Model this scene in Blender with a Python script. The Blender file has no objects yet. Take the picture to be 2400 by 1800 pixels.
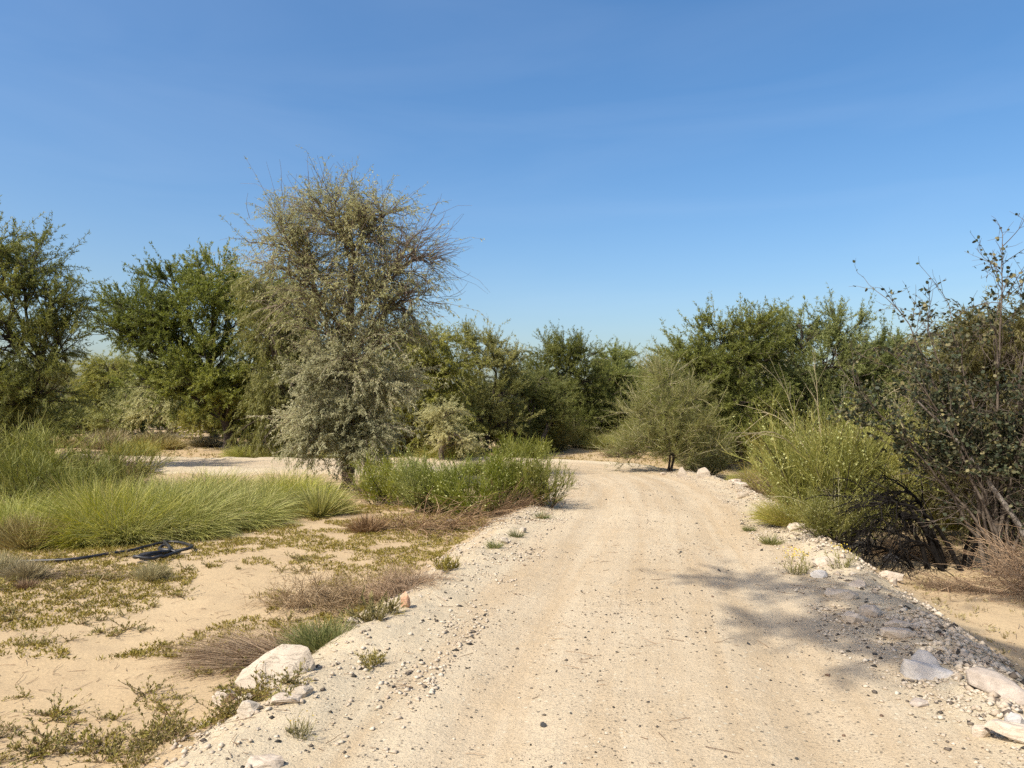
import bpy, bmesh, math, random
import numpy as np
from mathutils import Vector

# ------------------------------------------------------------------ camera, sky, sun, exposure
scn = bpy.context.scene
COL = scn.collection
cd = bpy.data.cameras.new('camera')
cam = bpy.data.objects.new('camera', cd)
COL.objects.link(cam)
cam.location = (0, 0, 1.6)
cam.rotation_euler = (math.radians(90 + 1.98), 0, 0)
cd.sensor_width = 36.0
cd.lens = 26.0
cd.clip_start = 0.05
cd.clip_end = 3000
scn.camera = cam

SUN_EL = math.radians(50)
SUN_H = (-0.72, -0.694)                      # horizontal direction towards the sun: left and behind
world = bpy.data.worlds.new('World')
scn.world = world
world.use_nodes = True
wn = world.node_tree
bg = wn.nodes['Background']
sky = wn.nodes.new('ShaderNodeTexSky')
sky.sky_type = 'NISHITA'
sky.sun_disc = False
sky.sun_elevation = SUN_EL
sky.sun_rotation = math.atan2(SUN_H[0], SUN_H[1])
sky.altitude = 0
sky.air_density = 1.0
sky.dust_density = 3.0
sky.ozone_density = 1.0
hsv = wn.nodes.new('ShaderNodeHueSaturation')
hsv.inputs['Saturation'].default_value = 1.36
wn.links.new(sky.outputs[0], hsv.inputs['Color'])
geo = wn.nodes.new('ShaderNodeTexCoord')                    # very thin high cirrus over the whole sky
mpw = wn.nodes.new('ShaderNodeMapping'); mpw.inputs['Scale'].default_value = (1.2, 1.2, 7.0); mpw.inputs['Rotation'].default_value = (.05, .12, .3)
wn.links.new(geo.outputs['Generated'], mpw.inputs[0])
cir = wn.nodes.new('ShaderNodeTexNoise'); cir.inputs['Scale'].default_value = 1.6; cir.inputs['Detail'].default_value = 6; cir.inputs['Roughness'].default_value = .5; cir.inputs['Distortion'].default_value = .6
wn.links.new(mpw.outputs[0], cir.inputs['Vector'])
cmr = wn.nodes.new('ShaderNodeMapRange'); cmr.inputs['From Min'].default_value = .48; cmr.inputs['From Max'].default_value = .8; cmr.inputs['To Max'].default_value = .05
wn.links.new(cir.outputs[0], cmr.inputs['Value'])
cmx = wn.nodes.new('ShaderNodeMix'); cmx.data_type = 'RGBA'; cmx.inputs[7].default_value = (5.2, 5.6, 6.2, 1)
wn.links.new(cmr.outputs[0], cmx.inputs[0]); wn.links.new(hsv.outputs[0], cmx.inputs[6])
wn.links.new(cmx.outputs[2], bg.inputs[0])
bg.inputs[1].default_value = 0.14

sd = bpy.data.lights.new('sun', 'SUN')
sd.energy = 3.95
sd.angle = math.radians(0.53)
sd.color = (1.0, 0.945, 0.86)
sun = bpy.data.objects.new('sun', sd)
COL.objects.link(sun)
sun.rotation_euler = Vector((-SUN_H[0] * math.cos(SUN_EL), -SUN_H[1] * math.cos(SUN_EL), -math.sin(SUN_EL))).to_track_quat('-Z', 'Y').to_euler()
sun.location = (-20, -15, 25)

scn.view_settings.view_transform = 'Standard'
scn.view_settings.look = 'None'
scn.view_settings.gamma = 1.0
scn.view_settings.exposure = 0.5
scn.view_settings.use_curve_mapping = False
cy = scn.cycles
cy.max_bounces = 6
cy.diffuse_bounces = 3
cy.glossy_bounces = 2
cy.transmission_bounces = 4
cy.transparent_max_bounces = 4
cy.use_denoising = False
scn.render.film_transparent = False

# ------------------------------------------------------------------ helpers
RNG = np.random.default_rng(7)
UP = np.array([0., 0., 1.])

def nrm(v):
    return v / np.maximum(np.linalg.norm(v, axis=-1, keepdims=True), 1e-9)

def rnd_unit(rng, m):
    return nrm(rng.normal(size=(m, 3)))

def hash2(ix, iy, seed):
    h = (ix.astype(np.int64) * 374761393 + iy.astype(np.int64) * 668265263 + seed * 974634177) & 0x7fffffff
    h = ((h ^ (h >> 13)) * 1274126177) & 0x7fffffff
    return ((h ^ (h >> 16)) & 0xffff) / 65535.0

def vnoise(x, y, seed=0):
    x = np.asarray(x, float); y = np.asarray(y, float)
    ix = np.floor(x); iy = np.floor(y)
    fx = x - ix; fy = y - iy
    fx = fx * fx * (3 - 2 * fx); fy = fy * fy * (3 - 2 * fy)
    a = hash2(ix, iy, seed); b = hash2(ix + 1, iy, seed)
    c = hash2(ix, iy + 1, seed); d = hash2(ix + 1, iy + 1, seed)
    return (a + (b - a) * fx) * (1 - fy) + (c + (d - c) * fx) * fy

def fbm(x, y, seed=0, oct=4):
    s = 0; a = .5
    for k in range(oct):
        s = s + a * (vnoise(x * 2 ** k, y * 2 ** k, seed + k * 17) - .5)
        a *= .5
    return s * 2

def sstep(a, b, x):
    t = np.clip((x - a) / (b - a), 0, 1)
    return t * t * (3 - 2 * t)

class Buf:
    def __init__(s):
        s.v = []; s.q = []; s.t = []; s.a = []; s.n = 0
    def add(s, v, q=None, t=None, tint=0.5):
        v = np.asarray(v, float).reshape(-1, 3)
        if q is not None and len(q): s.q.append(np.asarray(q).reshape(-1, 4) + s.n)
        if t is not None and len(t): s.t.append(np.asarray(t).reshape(-1, 3) + s.n)
        tint = np.broadcast_to(np.asarray(tint, float), (len(v),)) if np.ndim(tint) == 0 else np.asarray(tint, float)
        s.v.append(v); s.a.append(tint); s.n += len(v)
    def mesh(s, name, mat, smooth=False):
        me = bpy.data.meshes.new(name)
        v = np.concatenate(s.v); a = np.concatenate(s.a)
        q = np.concatenate(s.q) if s.q else np.zeros((0, 4), int)
        t = np.concatenate(s.t) if s.t else np.zeros((0, 3), int)
        me.vertices.add(len(v)); me.vertices.foreach_set('co', v.astype(np.float32).ravel())
        lo = np.concatenate([q.ravel(), t.ravel()]).astype(np.int32)
        me.loops.add(len(lo)); me.loops.foreach_set('vertex_index', lo)
        st = np.concatenate([np.arange(len(q)) * 4, len(q) * 4 + np.arange(len(t)) * 3]).astype(np.int32)
        me.polygons.add(len(st)); me.polygons.foreach_set('loop_start', st)
        if smooth: me.polygons.foreach_set('use_smooth', np.ones(len(st), bool))
        at = me.attributes.new('tint', 'FLOAT', 'POINT')
        at.data.foreach_set('value', a.astype(np.float32))
        me.update(calc_edges=True)
        if mat is not None: me.materials.append(mat)
        return me

def put(name, me, parent=None, loc=None, rotz=0, scale=None):
    o = bpy.data.objects.new(name, me)
    COL.objects.link(o)
    if parent is not None: o.parent = parent
    if loc is not None: o.location = loc
    if rotz: o.rotation_euler = (0, 0, rotz)
    if scale is not None: o.scale = scale if hasattr(scale, '__len__') else (scale,) * 3
    return o

def tag(o, label=None, cat=None, group=None, kind=None):
    if label: o['label'] = label
    if cat: o['category'] = cat
    if group: o['group'] = group
    if kind: o['kind'] = kind
    return o

def copy_tree(o, parent=None):
    c = o.copy(); COL.objects.link(c)
    c.parent = parent
    for ch in list(o.children):
        copy_tree(ch, c)
    return c

def place(o, x, y, rz=0., s=1., dz=0.):
    o.location = (x, y, float(H(x, y)) + dz)
    o.rotation_euler = (0, 0, rz)
    o.scale = (s, s, s) if not hasattr(s, '__len__') else s
    return o

def tubes(buf, P, R, k=4, tint=.5):
    """P (M,n,3), R (M,n)"""
    P = np.asarray(P, float); R = np.asarray(R, float)
    if P.ndim == 2: P = P[None]; R = R[None]
    M, n, _ = P.shape
    T = nrm(np.gradient(P, axis=1))
    ov = nrm(P[:, -1] - P[:, 0])
    ref = np.where(np.abs(ov[:, 2:3]) > .8, np.array([[1., 0.13, 0]]), np.array([[0.1, 0.05, 1.]]))
    A = nrm(np.cross(T, ref[:, None, :])); B = np.cross(T, A)
    an = np.arange(k) * 2 * np.pi / k
    V = P[:, :, None] + R[:, :, None, None] * (A[:, :, None] * np.cos(an)[:, None] + B[:, :, None] * np.sin(an)[:, None])
    i = np.arange(n - 1)[:, None]; j = np.arange(k)[None]
    q = np.stack([i * k + j, i * k + (j + 1) % k, (i + 1) * k + (j + 1) % k, (i + 1) * k + j], -1).reshape(-1, 4)
    Q = (q[None] + (np.arange(M) * n * k)[:, None, None]).reshape(-1, 4)
    if np.ndim(tint) == 1: tint = np.repeat(tint, n * k)
    buf.add(V.reshape(-1, 3), Q, tint=tint)

def strips(buf, P, W, rng, tint=.5, side=None):
    """flat ribbons: P (M,n,3), W (M,n)"""
    M, n, _ = P.shape
    T = nrm(np.gradient(P, axis=1))
    if side is None: side = rnd_unit(rng, M)
    S = nrm(np.cross(T, side[:, None, :]))
    V = np.stack([P - S * W[..., None] / 2, P + S * W[..., None] / 2], 2)
    i = np.arange(n - 1)
    q = np.stack([2 * i, 2 * i + 1, 2 * i + 3, 2 * i + 2], -1)
    Q = (q[None] + (np.arange(M) * n * 2)[:, None, None]).reshape(-1, 4)
    if np.ndim(tint) == 1: tint = np.repeat(tint, n * 2)
    buf.add(V.reshape(-1, 3), Q, tint=tint)

def leaves(buf, pos, d, nm, L, W, tint, mid=.45):
    d = nrm(d); s = nrm(np.cross(d, nm)); u = np.cross(s, d)
    L = np.broadcast_to(L, len(pos))[:, None]; W = np.broadcast_to(W, len(pos))[:, None]
    m = pos + d * L * mid + u * W * .18
    V = np.stack([pos, m + s * W * .5, pos + d * L, m - s * W * .5], 1)
    Q = np.arange(len(pos) * 4).reshape(-1, 4)
    buf.add(V.reshape(-1, 3), Q, tint=np.repeat(tint, 4))

def leaflets(buf, pos, d, nm, L, W, tint):
    """one triangle each, for crowns of very many fine leaves"""
    d = nrm(d); s = nrm(np.cross(d, nm))
    L = np.broadcast_to(L, len(pos))[:, None]; W = np.broadcast_to(W, len(pos))[:, None]
    V = np.stack([pos - s * W * .5, pos + d * L * .12 + s * W * .5, pos + d * L], 1)
    buf.add(V.reshape(-1, 3), t=np.arange(len(pos) * 3).reshape(-1, 3), tint=np.repeat(tint, 3))

def grow(rng, p, d, L, n, wob=.15, up=0., up_acc=0.):
    """grow M polylines with n points; up = tropism per step"""
    M = len(p); d = nrm(d); L = np.broadcast_to(L, M)
    out = [p.copy()]
    for i in range(n - 1):
        d = nrm(d + rng.normal(size=(M, 3)) * wob + UP * (up + up_acc * i))
        p = p + d * (L / (n - 1))[:, None]
        out.append(p.copy())
    return np.stack(out, 1)

def at_t(P, idx, t):
    """points and tangents on polylines P[idx] at parameter t"""
    n = P.shape[1]
    f = np.clip(t, 0, .9999) * (n - 1); i = f.astype(int); f = (f - i)[:, None]
    a = P[idx, i]; b = P[idx, i + 1]
    return a + (b - a) * f, nrm(b - a)

def bez(p0, p1, p2, n):
    t = np.linspace(0, 1, n)[None, :, None]
    return p0[:, None] * (1 - t) ** 2 + p1[:, None] * 2 * t * (1 - t) + p2[:, None] * t * t

# ------------------------------------------------------------------ materials
def new_mat(name):
    m = bpy.data.materials.new(name); m.use_nodes = True
    return m, m.node_tree, m.node_tree.nodes['Principled BSDF']

def ramp(nt, stops):
    r = nt.nodes.new('ShaderNodeValToRGB')
    e = r.color_ramp.elements
    while len(e) < len(stops): e.new(.5)
    for k, (p, c) in enumerate(stops):
        e[k].position = p; e[k].color = (*c, 1)
    return r

def leaf_mat(name, cols, rough=.55, trans=.40, spec=.25):
    m, nt, b = new_mat(name)
    a = nt.nodes.new('ShaderNodeAttribute'); a.attribute_name = 'tint'
    r = ramp(nt, [(k / (len(cols) - 1), c) for k, c in enumerate(cols)])
    nt.links.new(a.outputs['Fac'], r.inputs[0])
    oi = nt.nodes.new('ShaderNodeObjectInfo'); hv = nt.nodes.new('ShaderNodeHueSaturation')      # no two plants quite alike
    for sock, lo, hi in (('Value', .84, 1.14), ('Hue', .490, .508), ('Saturation', .86, 1.1)):
        mr = nt.nodes.new('ShaderNodeMapRange'); mr.inputs['To Min'].default_value = lo; mr.inputs['To Max'].default_value = hi
        if sock == 'Value': nt.links.new(oi.outputs['Random'], mr.inputs['Value'])
        else:
            fr = nt.nodes.new('ShaderNodeMath'); fr.operation = 'MULTIPLY'; fr.inputs[1].default_value = 7.31 if sock == 'Hue' else 13.7
            f2 = nt.nodes.new('ShaderNodeMath'); f2.operation = 'FRACT'
            nt.links.new(oi.outputs['Random'], fr.inputs[0]); nt.links.new(fr.outputs[0], f2.inputs[0]); nt.links.new(f2.outputs[0], mr.inputs['Value'])
        nt.links.new(mr.outputs[0], hv.inputs[sock])
    nt.links.new(r.outputs[0], hv.inputs['Color']); r = hv
    nt.links.new(r.outputs[0], b.inputs['Base Color'])
    b.inputs['Roughness'].default_value = rough
    b.inputs['Specular IOR Level'].default_value = spec
    if trans > 0:
        t = nt.nodes.new('ShaderNodeBsdfTranslucent')
        hs = nt.nodes.new('ShaderNodeHueSaturation'); hs.inputs['Saturation'].default_value = 1.15; hs.inputs['Value'].default_value = 1.2
        nt.links.new(r.outputs[0], hs.inputs['Color']); nt.links.new(hs.outputs[0], t.inputs['Color'])
        mx = nt.nodes.new('ShaderNodeMixShader'); mx.inputs[0].default_value = trans
        nt.links.new(b.outputs[0], mx.inputs[1]); nt.links.new(t.outputs[0], mx.inputs[2])
        nt.links.new(mx.outputs[0], nt.nodes['Material Output'].inputs[0])
    return m

def tex_noise(nt, vec, scale, detail=4, rough=.55, dist=0):
    n = nt.nodes.new('ShaderNodeTexNoise')
    n.inputs['Scale'].default_value = scale; n.inputs['Detail'].default_value = detail
    n.inputs['Roughness'].default_value = rough; n.inputs['Distortion'].default_value = dist
    nt.links.new(vec, n.inputs['Vector'])
    return n

def mixc(nt, fac, a, b, mode='MIX'):
    x = nt.nodes.new('ShaderNodeMix'); x.data_type = 'RGBA'; x.blend_type = mode
    for sock, val in ((x.inputs[0], fac), (x.inputs[6], a), (x.inputs[7], b)):
        if hasattr(val, 'links'): nt.links.new(val, sock)
        elif isinstance(val, tuple): sock.default_value = (*val, 1)
        else: sock.default_value = val
    return x.outputs[2]

def bump(nt, h, strength, dist, prev=None):
    b = nt.nodes.new('ShaderNodeBump'); b.inputs['Strength'].default_value = strength; b.inputs['Distance'].default_value = dist
    nt.links.new(h, b.inputs['Height'])
    if prev is not None: nt.links.new(prev, b.inputs['Normal'])
    return b.outputs[0]

def bark_mat(name, c1, c2, scale=18):
    m, nt, b = new_mat(name)
    tc = nt.nodes.new('ShaderNodeTexCoord')
    mp = nt.nodes.new('ShaderNodeMapping'); mp.inputs['Scale'].default_value = (1, 1, .25)
    nt.links.new(tc.outputs['Object'], mp.inputs[0])
    n = tex_noise(nt, mp.outputs[0], scale, 5, .65)
    r = ramp(nt, [(.3, c1), (.7, c2)])
    nt.links.new(n.outputs[0], r.inputs[0]); nt.links.new(r.outputs[0], b.inputs['Base Color'])
    nt.links.new(bump(nt, n.outputs[0], .7, .02), b.inputs['Normal'])
    b.inputs['Roughness'].default_value = .9; b.inputs['Specular IOR Level'].default_value = .15
    return m

def ramp_mask(nt, src, lo, hi):
    m = nt.nodes.new('ShaderNodeMapRange'); m.clamp = True
    m.inputs['From Min'].default_value = lo; m.inputs['From Max'].default_value = hi
    nt.links.new(src, m.inputs['Value'])
    return m.outputs[0]

def mul(nt, a, b):
    m = nt.nodes.new('ShaderNodeMath'); m.operation = 'MULTIPLY'
    for s, v in ((m.inputs[0], a), (m.inputs[1], b)):
        if hasattr(v, 'links'): nt.links.new(v, s)
        else: s.default_value = v
    return m.outputs[0]

def specks(nt, vec, scale, size, keep):
    """irregular little grains: voronoi cells, only a random share of them is kept"""
    wob = tex_noise(nt, vec, scale * 1.3, 2)
    add = nt.nodes.new('ShaderNodeMix'); add.data_type = 'VECTOR'; add.inputs[0].default_value = .012
    nt.links.new(vec, add.inputs[4]); nt.links.new(wob.outputs[1], add.inputs[5])
    v = nt.nodes.new('ShaderNodeTexVoronoi'); v.inputs['Scale'].default_value = scale; v.inputs['Randomness'].default_value = 1
    nt.links.new(add.outputs[1], v.inputs['Vector'])
    near = ramp_mask(nt, v.outputs['Distance'], size, size * .55)
    sep = nt.nodes.new('ShaderNodeSeparateColor'); nt.links.new(v.outputs['Color'], sep.inputs[0])
    some = ramp_mask(nt, sep.outputs[0], keep + .02, keep)
    return mul(nt, near, some), sep.outputs[1]

def sand_mat():
    m, nt, b = new_mat('sand')
    tc = nt.nodes.new('ShaderNodeTexCoord'); v = tc.outputs['Object']
    big = tex_noise(nt, v, .35, 4); mid = tex_noise(nt, v, 2.2, 5, .6); fine = tex_noise(nt, v, 60, 3, .7)
    c = mixc(nt, ramp_mask(nt, big.outputs[0], .35, .65), (0.437, 0.321, 0.181), (0.481, 0.364, 0.212))
    c = mixc(nt, mul(nt, ramp_mask(nt, mid.outputs[0], .45, .72), .55), c, (0.371, 0.268, 0.156))
    g = ramp(nt, [(.3, (.80, .80, .80)), (.7, (1.08, 1.08, 1.08))]); nt.links.new(fine.outputs[0], g.inputs[0])
    c = mixc(nt, 1.0, c, g.outputs[0], 'MULTIPLY')
    s1, _ = specks(nt, v, 45, .30, .22)
    c = mixc(nt, mul(nt, s1, .6), c, (0.146, 0.107, 0.068))
    s2, _ = specks(nt, v, 17, .14, .16)
    c = mixc(nt, mul(nt, s2, .75), c, (0.175, 0.130, 0.080))
    nt.links.new(c, b.inputs['Base Color'])
    h = bump(nt, fine.outputs[0], .35, .008)
    h = bump(nt, mid.outputs[0], .5, .05, h)
    nt.links.new(h, b.inputs['Normal'])
    b.inputs['Roughness'].default_value = .95; b.inputs['Specular IOR Level'].default_value = .1
    return m

def road_mat():
    m, nt, b = new_mat('compacted_gravel')
    tc = nt.nodes.new('ShaderNodeTexCoord'); v = tc.outputs['Object']
    at = nt.nodes.new('ShaderNodeAttribute'); at.attribute_name = 'tint'       # 0 wheel path .. 1 loose edge
    big = tex_noise(nt, v, .5, 4); mid = tex_noise(nt, v, 3.0, 5, .65); fine = tex_noise(nt, v, 75, 3, .7)
    c = mixc(nt, ramp_mask(nt, big.outputs[0], .35, .65), (0.478, 0.373, 0.237), (0.523, 0.421, 0.280))
    c = mixc(nt, mul(nt, ramp_mask(nt, mid.outputs[0], .5, .75), .5), c, (0.440, 0.329, 0.191))
    c = mixc(nt, mul(nt, at.outputs['Fac'], .6), c, (0.508, 0.433, 0.295))
    g = ramp(nt, [(.28, (.74, .74, .74)), (.7, (1.08, 1.08, 1.08))]); nt.links.new(fine.outputs[0], g.inputs[0])
    c = mixc(nt, 1.0, c, g.outputs[0], 'MULTIPLY')
    la = nt.nodes.new('ShaderNodeAttribute'); la.attribute_name = 'lane'        # (along, across) in metres
    ms = nt.nodes.new('ShaderNodeMapping'); ms.inputs['Scale'].default_value = (.22, 3.2, 1)
    nt.links.new(la.outputs['Vector'], ms.inputs[0])
    streak = tex_noise(nt, ms.outputs[0], 1.0, 5, .6, .3)
    c = mixc(nt, mul(nt, ramp_mask(nt, streak.outputs[0], .48, .68), .5), c, (0.530, 0.445, 0.306))
    c = mixc(nt, mul(nt, ramp_mask(nt, streak.outputs[0], .50, .30), .7), c, (0.410, 0.305, 0.180))
    patch = ramp_mask(nt, tex_noise(nt, v, 1.4, 3).outputs[0], .38, .62)
    s1, k1 = specks(nt, v, 46, .36, .42)
    c = mixc(nt, mul(nt, mul(nt, s1, .9), patch), c, (0.127, 0.104, 0.073))
    s0, k0 = specks(nt, v, 95, .38, .42)
    c = mixc(nt, mul(nt, s0, .75), c, (0.164, 0.131, 0.088))
    s2, _ = specks(nt, v, 21, .24, .22)
    c = mixc(nt, mul(nt, s2, .8), c, (0.112, 0.099, 0.076))
    s3, _ = specks(nt, v, 26, .30, .20)
    c = mixc(nt, mul(nt, s3, .6), c, (0.567, 0.508, 0.367))
    nt.links.new(c, b.inputs['Base Color'])
    h = bump(nt, fine.outputs[0], .6, .010)
    h = bump(nt, mid.outputs[0], .6, .04, h)
    h = bump(nt, streak.outputs[0], .5, .03, h)
    h = bump(nt, s2, .5, .012, h)
    nt.links.new(h, b.inputs['Normal'])
    b.inputs['Roughness'].default_value = .95; b.inputs['Specular IOR Level'].default_value = .1
    return m

def rock_mat(name, c1, c2, crack=.5, scale=6):
    m, nt, b = new_mat(name)
    tc = nt.nodes.new('ShaderNodeTexCoord'); v = tc.outputs['Object']
    n = tex_noise(nt, v, scale, 6, .6, .4); f = tex_noise(nt, v, scale * 8, 4, .7)
    mp = nt.nodes.new('ShaderNodeMapping'); mp.inputs['Scale'].default_value = (2.5, 5, 9); mp.inputs['Rotation'].default_value = (.4, .6, .2)
    nt.links.new(v, mp.inputs[0])
    st = tex_noise(nt, mp.outputs[0], scale * .45, 5, .6, 1.0)
    c = mixc(nt, ramp_mask(nt, n.outputs[0], .35, .68), c1, c2)
    line = ramp_mask(nt, st.outputs[0], .475, .5); line2 = ramp_mask(nt, st.outputs[0], .525, .5)
    ln = mul(nt, mul(nt, line, line2), crack)
    c = mixc(nt, ln, c, tuple(x * .45 for x in c1))
    nt.links.new(c, b.inputs['Base Color'])
    h = bump(nt, f.outputs[0], .35, .01); h = bump(nt, st.outputs[0], .6, .012, h)
    nt.links.new(h, b.inputs['Normal'])
    b.inputs['Roughness'].default_value = .85; b.inputs['Specular IOR Level'].default_value = .2
    return m

M = {}
M['sand'] = sand_mat()
M['road'] = road_mat()
M['acacia'] = leaf_mat('acacia_leaf', [(0.100, 0.124, 0.032), (0.158, 0.183, 0.040), (0.236, 0.254, 0.054), (0.345, 0.337, 0.092)])
M['acacia_soft'] = leaf_mat('soft_acacia_leaf', [(0.124, 0.143, 0.045), (0.178, 0.196, 0.058), (0.238, 0.248, 0.078), (0.324, 0.319, 0.110)])
M['acacia_yellow'] = leaf_mat('pale_acacia_leaf', [(0.132, 0.144, 0.029), (0.209, 0.215, 0.045), (0.294, 0.288, 0.069), (0.387, 0.359, 0.099)])
M['olive'] = leaf_mat('olive_leaf', [(0.147, 0.152, 0.042), (0.223, 0.225, 0.058), (0.298, 0.293, 0.085), (0.376, 0.369, 0.121)])
M['ghaf'] = leaf_mat('ghaf_leaf', [(0.196, 0.206, 0.094), (0.280, 0.281, 0.132), (0.360, 0.348, 0.150), (0.475, 0.437, 0.207)])
M['silver'] = leaf_mat('silvery_leaf', [(0.257, 0.259, 0.124), (0.354, 0.347, 0.168), (0.448, 0.432, 0.219), (0.562, 0.520, 0.276)])
M['pod'] = leaf_mat('pod', [(.24, .25, .08), (.34, .33, .12)], trans=.2)
M['broom'] = leaf_mat('broom_wand', [(0.116, 0.130, 0.023), (0.184, 0.193, 0.036), (0.257, 0.249, 0.052), (0.355, 0.311, 0.102)], trans=.2)
M['broom_light'] = leaf_mat('light_broom_wand', [(.14, .155, .030), (.20, .215, .042), (.27, .275, .06), (.36, .345, .10)], trans=.4)
M['broom_olive'] = leaf_mat('dull_broom_wand', [(0.146, 0.140, 0.035), (0.222, 0.202, 0.049), (0.290, 0.260, 0.076), (0.374, 0.321, 0.117)], trans=.2)
M['fruit'] = leaf_mat('pale_bud', [(.32, .34, .14), (.44, .42, .20)], trans=.2)
M['grass'] = leaf_mat('grass_blade', [(0.202, 0.213, 0.046), (0.311, 0.312, 0.072), (0.311, 0.312, 0.072), (0.436, 0.419, 0.109), (0.436, 0.419, 0.109), (0.416, 0.377, 0.128), (0.479, 0.399, 0.160)], trans=.3)
M['drygrass'] = leaf_mat('dry_grass_blade', [(0.166, 0.126, 0.055), (0.261, 0.204, 0.088), (0.369, 0.300, 0.132), (0.427, 0.372, 0.187)], trans=.2)
M['straw'] = leaf_mat('dead_straw', [(0.128, 0.079, 0.040), (0.201, 0.131, 0.067), (0.293, 0.199, 0.107), (0.400, 0.293, 0.162)], trans=0)
M['greytwig'] = leaf_mat('grey_twig', [(0.195, 0.132, 0.071), (0.286, 0.200, 0.115), (0.389, 0.281, 0.164), (0.501, 0.375, 0.228)], trans=0)
M['creeper'] = leaf_mat('creeper_leaf', [(0.145, 0.133, 0.032), (0.215, 0.185, 0.047), (0.290, 0.243, 0.068), (0.378, 0.306, 0.105)], trans=.2)
M['bluegrass'] = leaf_mat('blue_green_blade', [(0.083, 0.102, 0.028), (0.128, 0.144, 0.042), (0.195, 0.204, 0.068), (0.300, 0.264, 0.110)], trans=.25)
M['darkleaf'] = leaf_mat('round_leaf', [(0.037, 0.051, 0.026), (0.068, 0.085, 0.038), (0.119, 0.119, 0.051), (0.255, 0.221, 0.080)], trans=.12, spec=.2, rough=.55)
M['bark_dark'] = bark_mat('dark_bark', (.030, .023, .018), (.075, .058, .045))
M['bark_grey'] = bark_mat('grey_bark', (.085, .065, .048), (.18, .145, .11))
M['bark_twig'] = bark_mat('pinkish_twig_bark', (.16, .115, .085), (.29, .225, .175))
M['bark_black'] = bark_mat('dead_black_bark', (.007, .006, .005), (.022, .018, .015))
M['bark_pale'] = bark_mat('pale_bark', (.18, .15, .12), (.32, .28, .235))
M['stem_pale'] = leaf_mat('bare_pale_stem', [(.30, .26, .14), (.42, .37, .22)], trans=0)
M['rock_white'] = rock_mat('white_limestone', (0.44, 0.365, 0.27), (0.545, 0.47, 0.365), .9)
M['rock_tan'] = rock_mat('tan_limestone', (0.442, 0.357, 0.264), (0.578, 0.493, 0.383), .5)
M['rock_grey'] = rock_mat('grey_limestone', (0.41, 0.375, 0.33), (0.53, 0.495, 0.445), .35)
M['rock_brown'] = rock_mat('brown_weathered_rock', (0.340, 0.281, 0.221), (0.476, 0.404, 0.327), .4)
M['rock_orange'] = rock_mat('orange_stone', (0.476, 0.272, 0.162), (0.561, 0.348, 0.221), .3, 12)
M['pebble_dark'] = rock_mat('dark_pebble', (.045, .045, .043), (.12, .115, .105), .1, 20)
M['pebble_brown'] = rock_mat('brown_pebble', (.13, .08, .05), (.25, .165, .11), .1, 20)
M['gravel'] = leaf_mat('mixed_gravel', [(0.041, 0.039, 0.034), (0.154, 0.124, 0.090), (0.445, 0.355, 0.238), (0.526, 0.438, 0.306), (0.615, 0.536, 0.396)], trans=0, rough=.9, spec=.1)

def plastic():
    m, nt, b = new_mat('black_polyethylene')
    tc = nt.nodes.new('ShaderNodeTexCoord'); n = tex_noise(nt, tc.outputs['Object'], 14, 4)
    r = ramp(nt, [(.4, (.010, .010, .011)), (.75, (.05, .045, .04))]); nt.links.new(n.outputs[0], r.inputs[0])
    nt.links.new(r.outputs[0], b.inputs['Base Color']); b.inputs['Roughness'].default_value = .45
    return m
M['hose'] = plastic()

# ------------------------------------------------------------------ terrain
CP = np.array([(.1, -14), (.15, -8), (.25, -4), (.45, 0), (.64, 3.3), (.92, 5), (1.22, 6.5), (1.75, 9.2), (2.2, 11.6), (2.6, 14.6), (2.72, 17), (2.25, 19.4),
               (1.0, 21.2), (-1.0, 22.1), (-4, 22.0), (-8, 21.9), (-12, 22.6), (-17, 24.4), (-24, 27.5), (-34, 32), (-48, 37)], float)
def catmull(P, m):
    out = []
    Q = np.vstack([2 * P[0] - P[1], P, 2 * P[-1] - P[-2]])
    for i in range(1, len(Q) - 2):
        t = np.linspace(0, 1, m, endpoint=False)[:, None]
        a, b, c, d = Q[i - 1], Q[i], Q[i + 1], Q[i + 2]
        out.append(.5 * (2 * b + (c - a) * t + (2 * a - 5 * b + 4 * c - d) * t ** 2 + (3 * b - a - 3 * c + d) * t ** 3))
    return np.vstack(out + [P[-1:]])
CL = catmull(CP, 24)
CS = np.concatenate([[0], np.cumsum(np.linalg.norm(np.diff(CL, axis=0), axis=1))])
CT = nrm(np.gradient(CL, axis=0))

def road_coord(x, y):
    x = np.asarray(x, float).ravel(); y = np.asarray(y, float).ravel()
    r = np.empty(len(x)); s = np.empty(len(x))
    for a in range(0, len(x), 20000):
        sl = slice(a, a + 20000)
        dx = x[sl, None] - CL[None, :, 0]; dy = y[sl, None] - CL[None, :, 1]
        k = np.argmin(dx * dx + dy * dy, axis=1); ii = np.arange(len(k))
        ddx = dx[ii, k]; ddy = dy[ii, k]
        t = CT[k]
        along = ddx * t[:, 0] + ddy * t[:, 1]
        side = ddx * t[:, 1] - ddy * t[:, 0]          # + to the right of travel
        far = np.hypot(ddx, ddy)
        r[sl] = np.where(np.abs(along) > .6, np.sign(side + 1e-9) * far, side); s[sl] = CS[k] + np.clip(along, -.6, .6)
    return r, s

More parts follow.
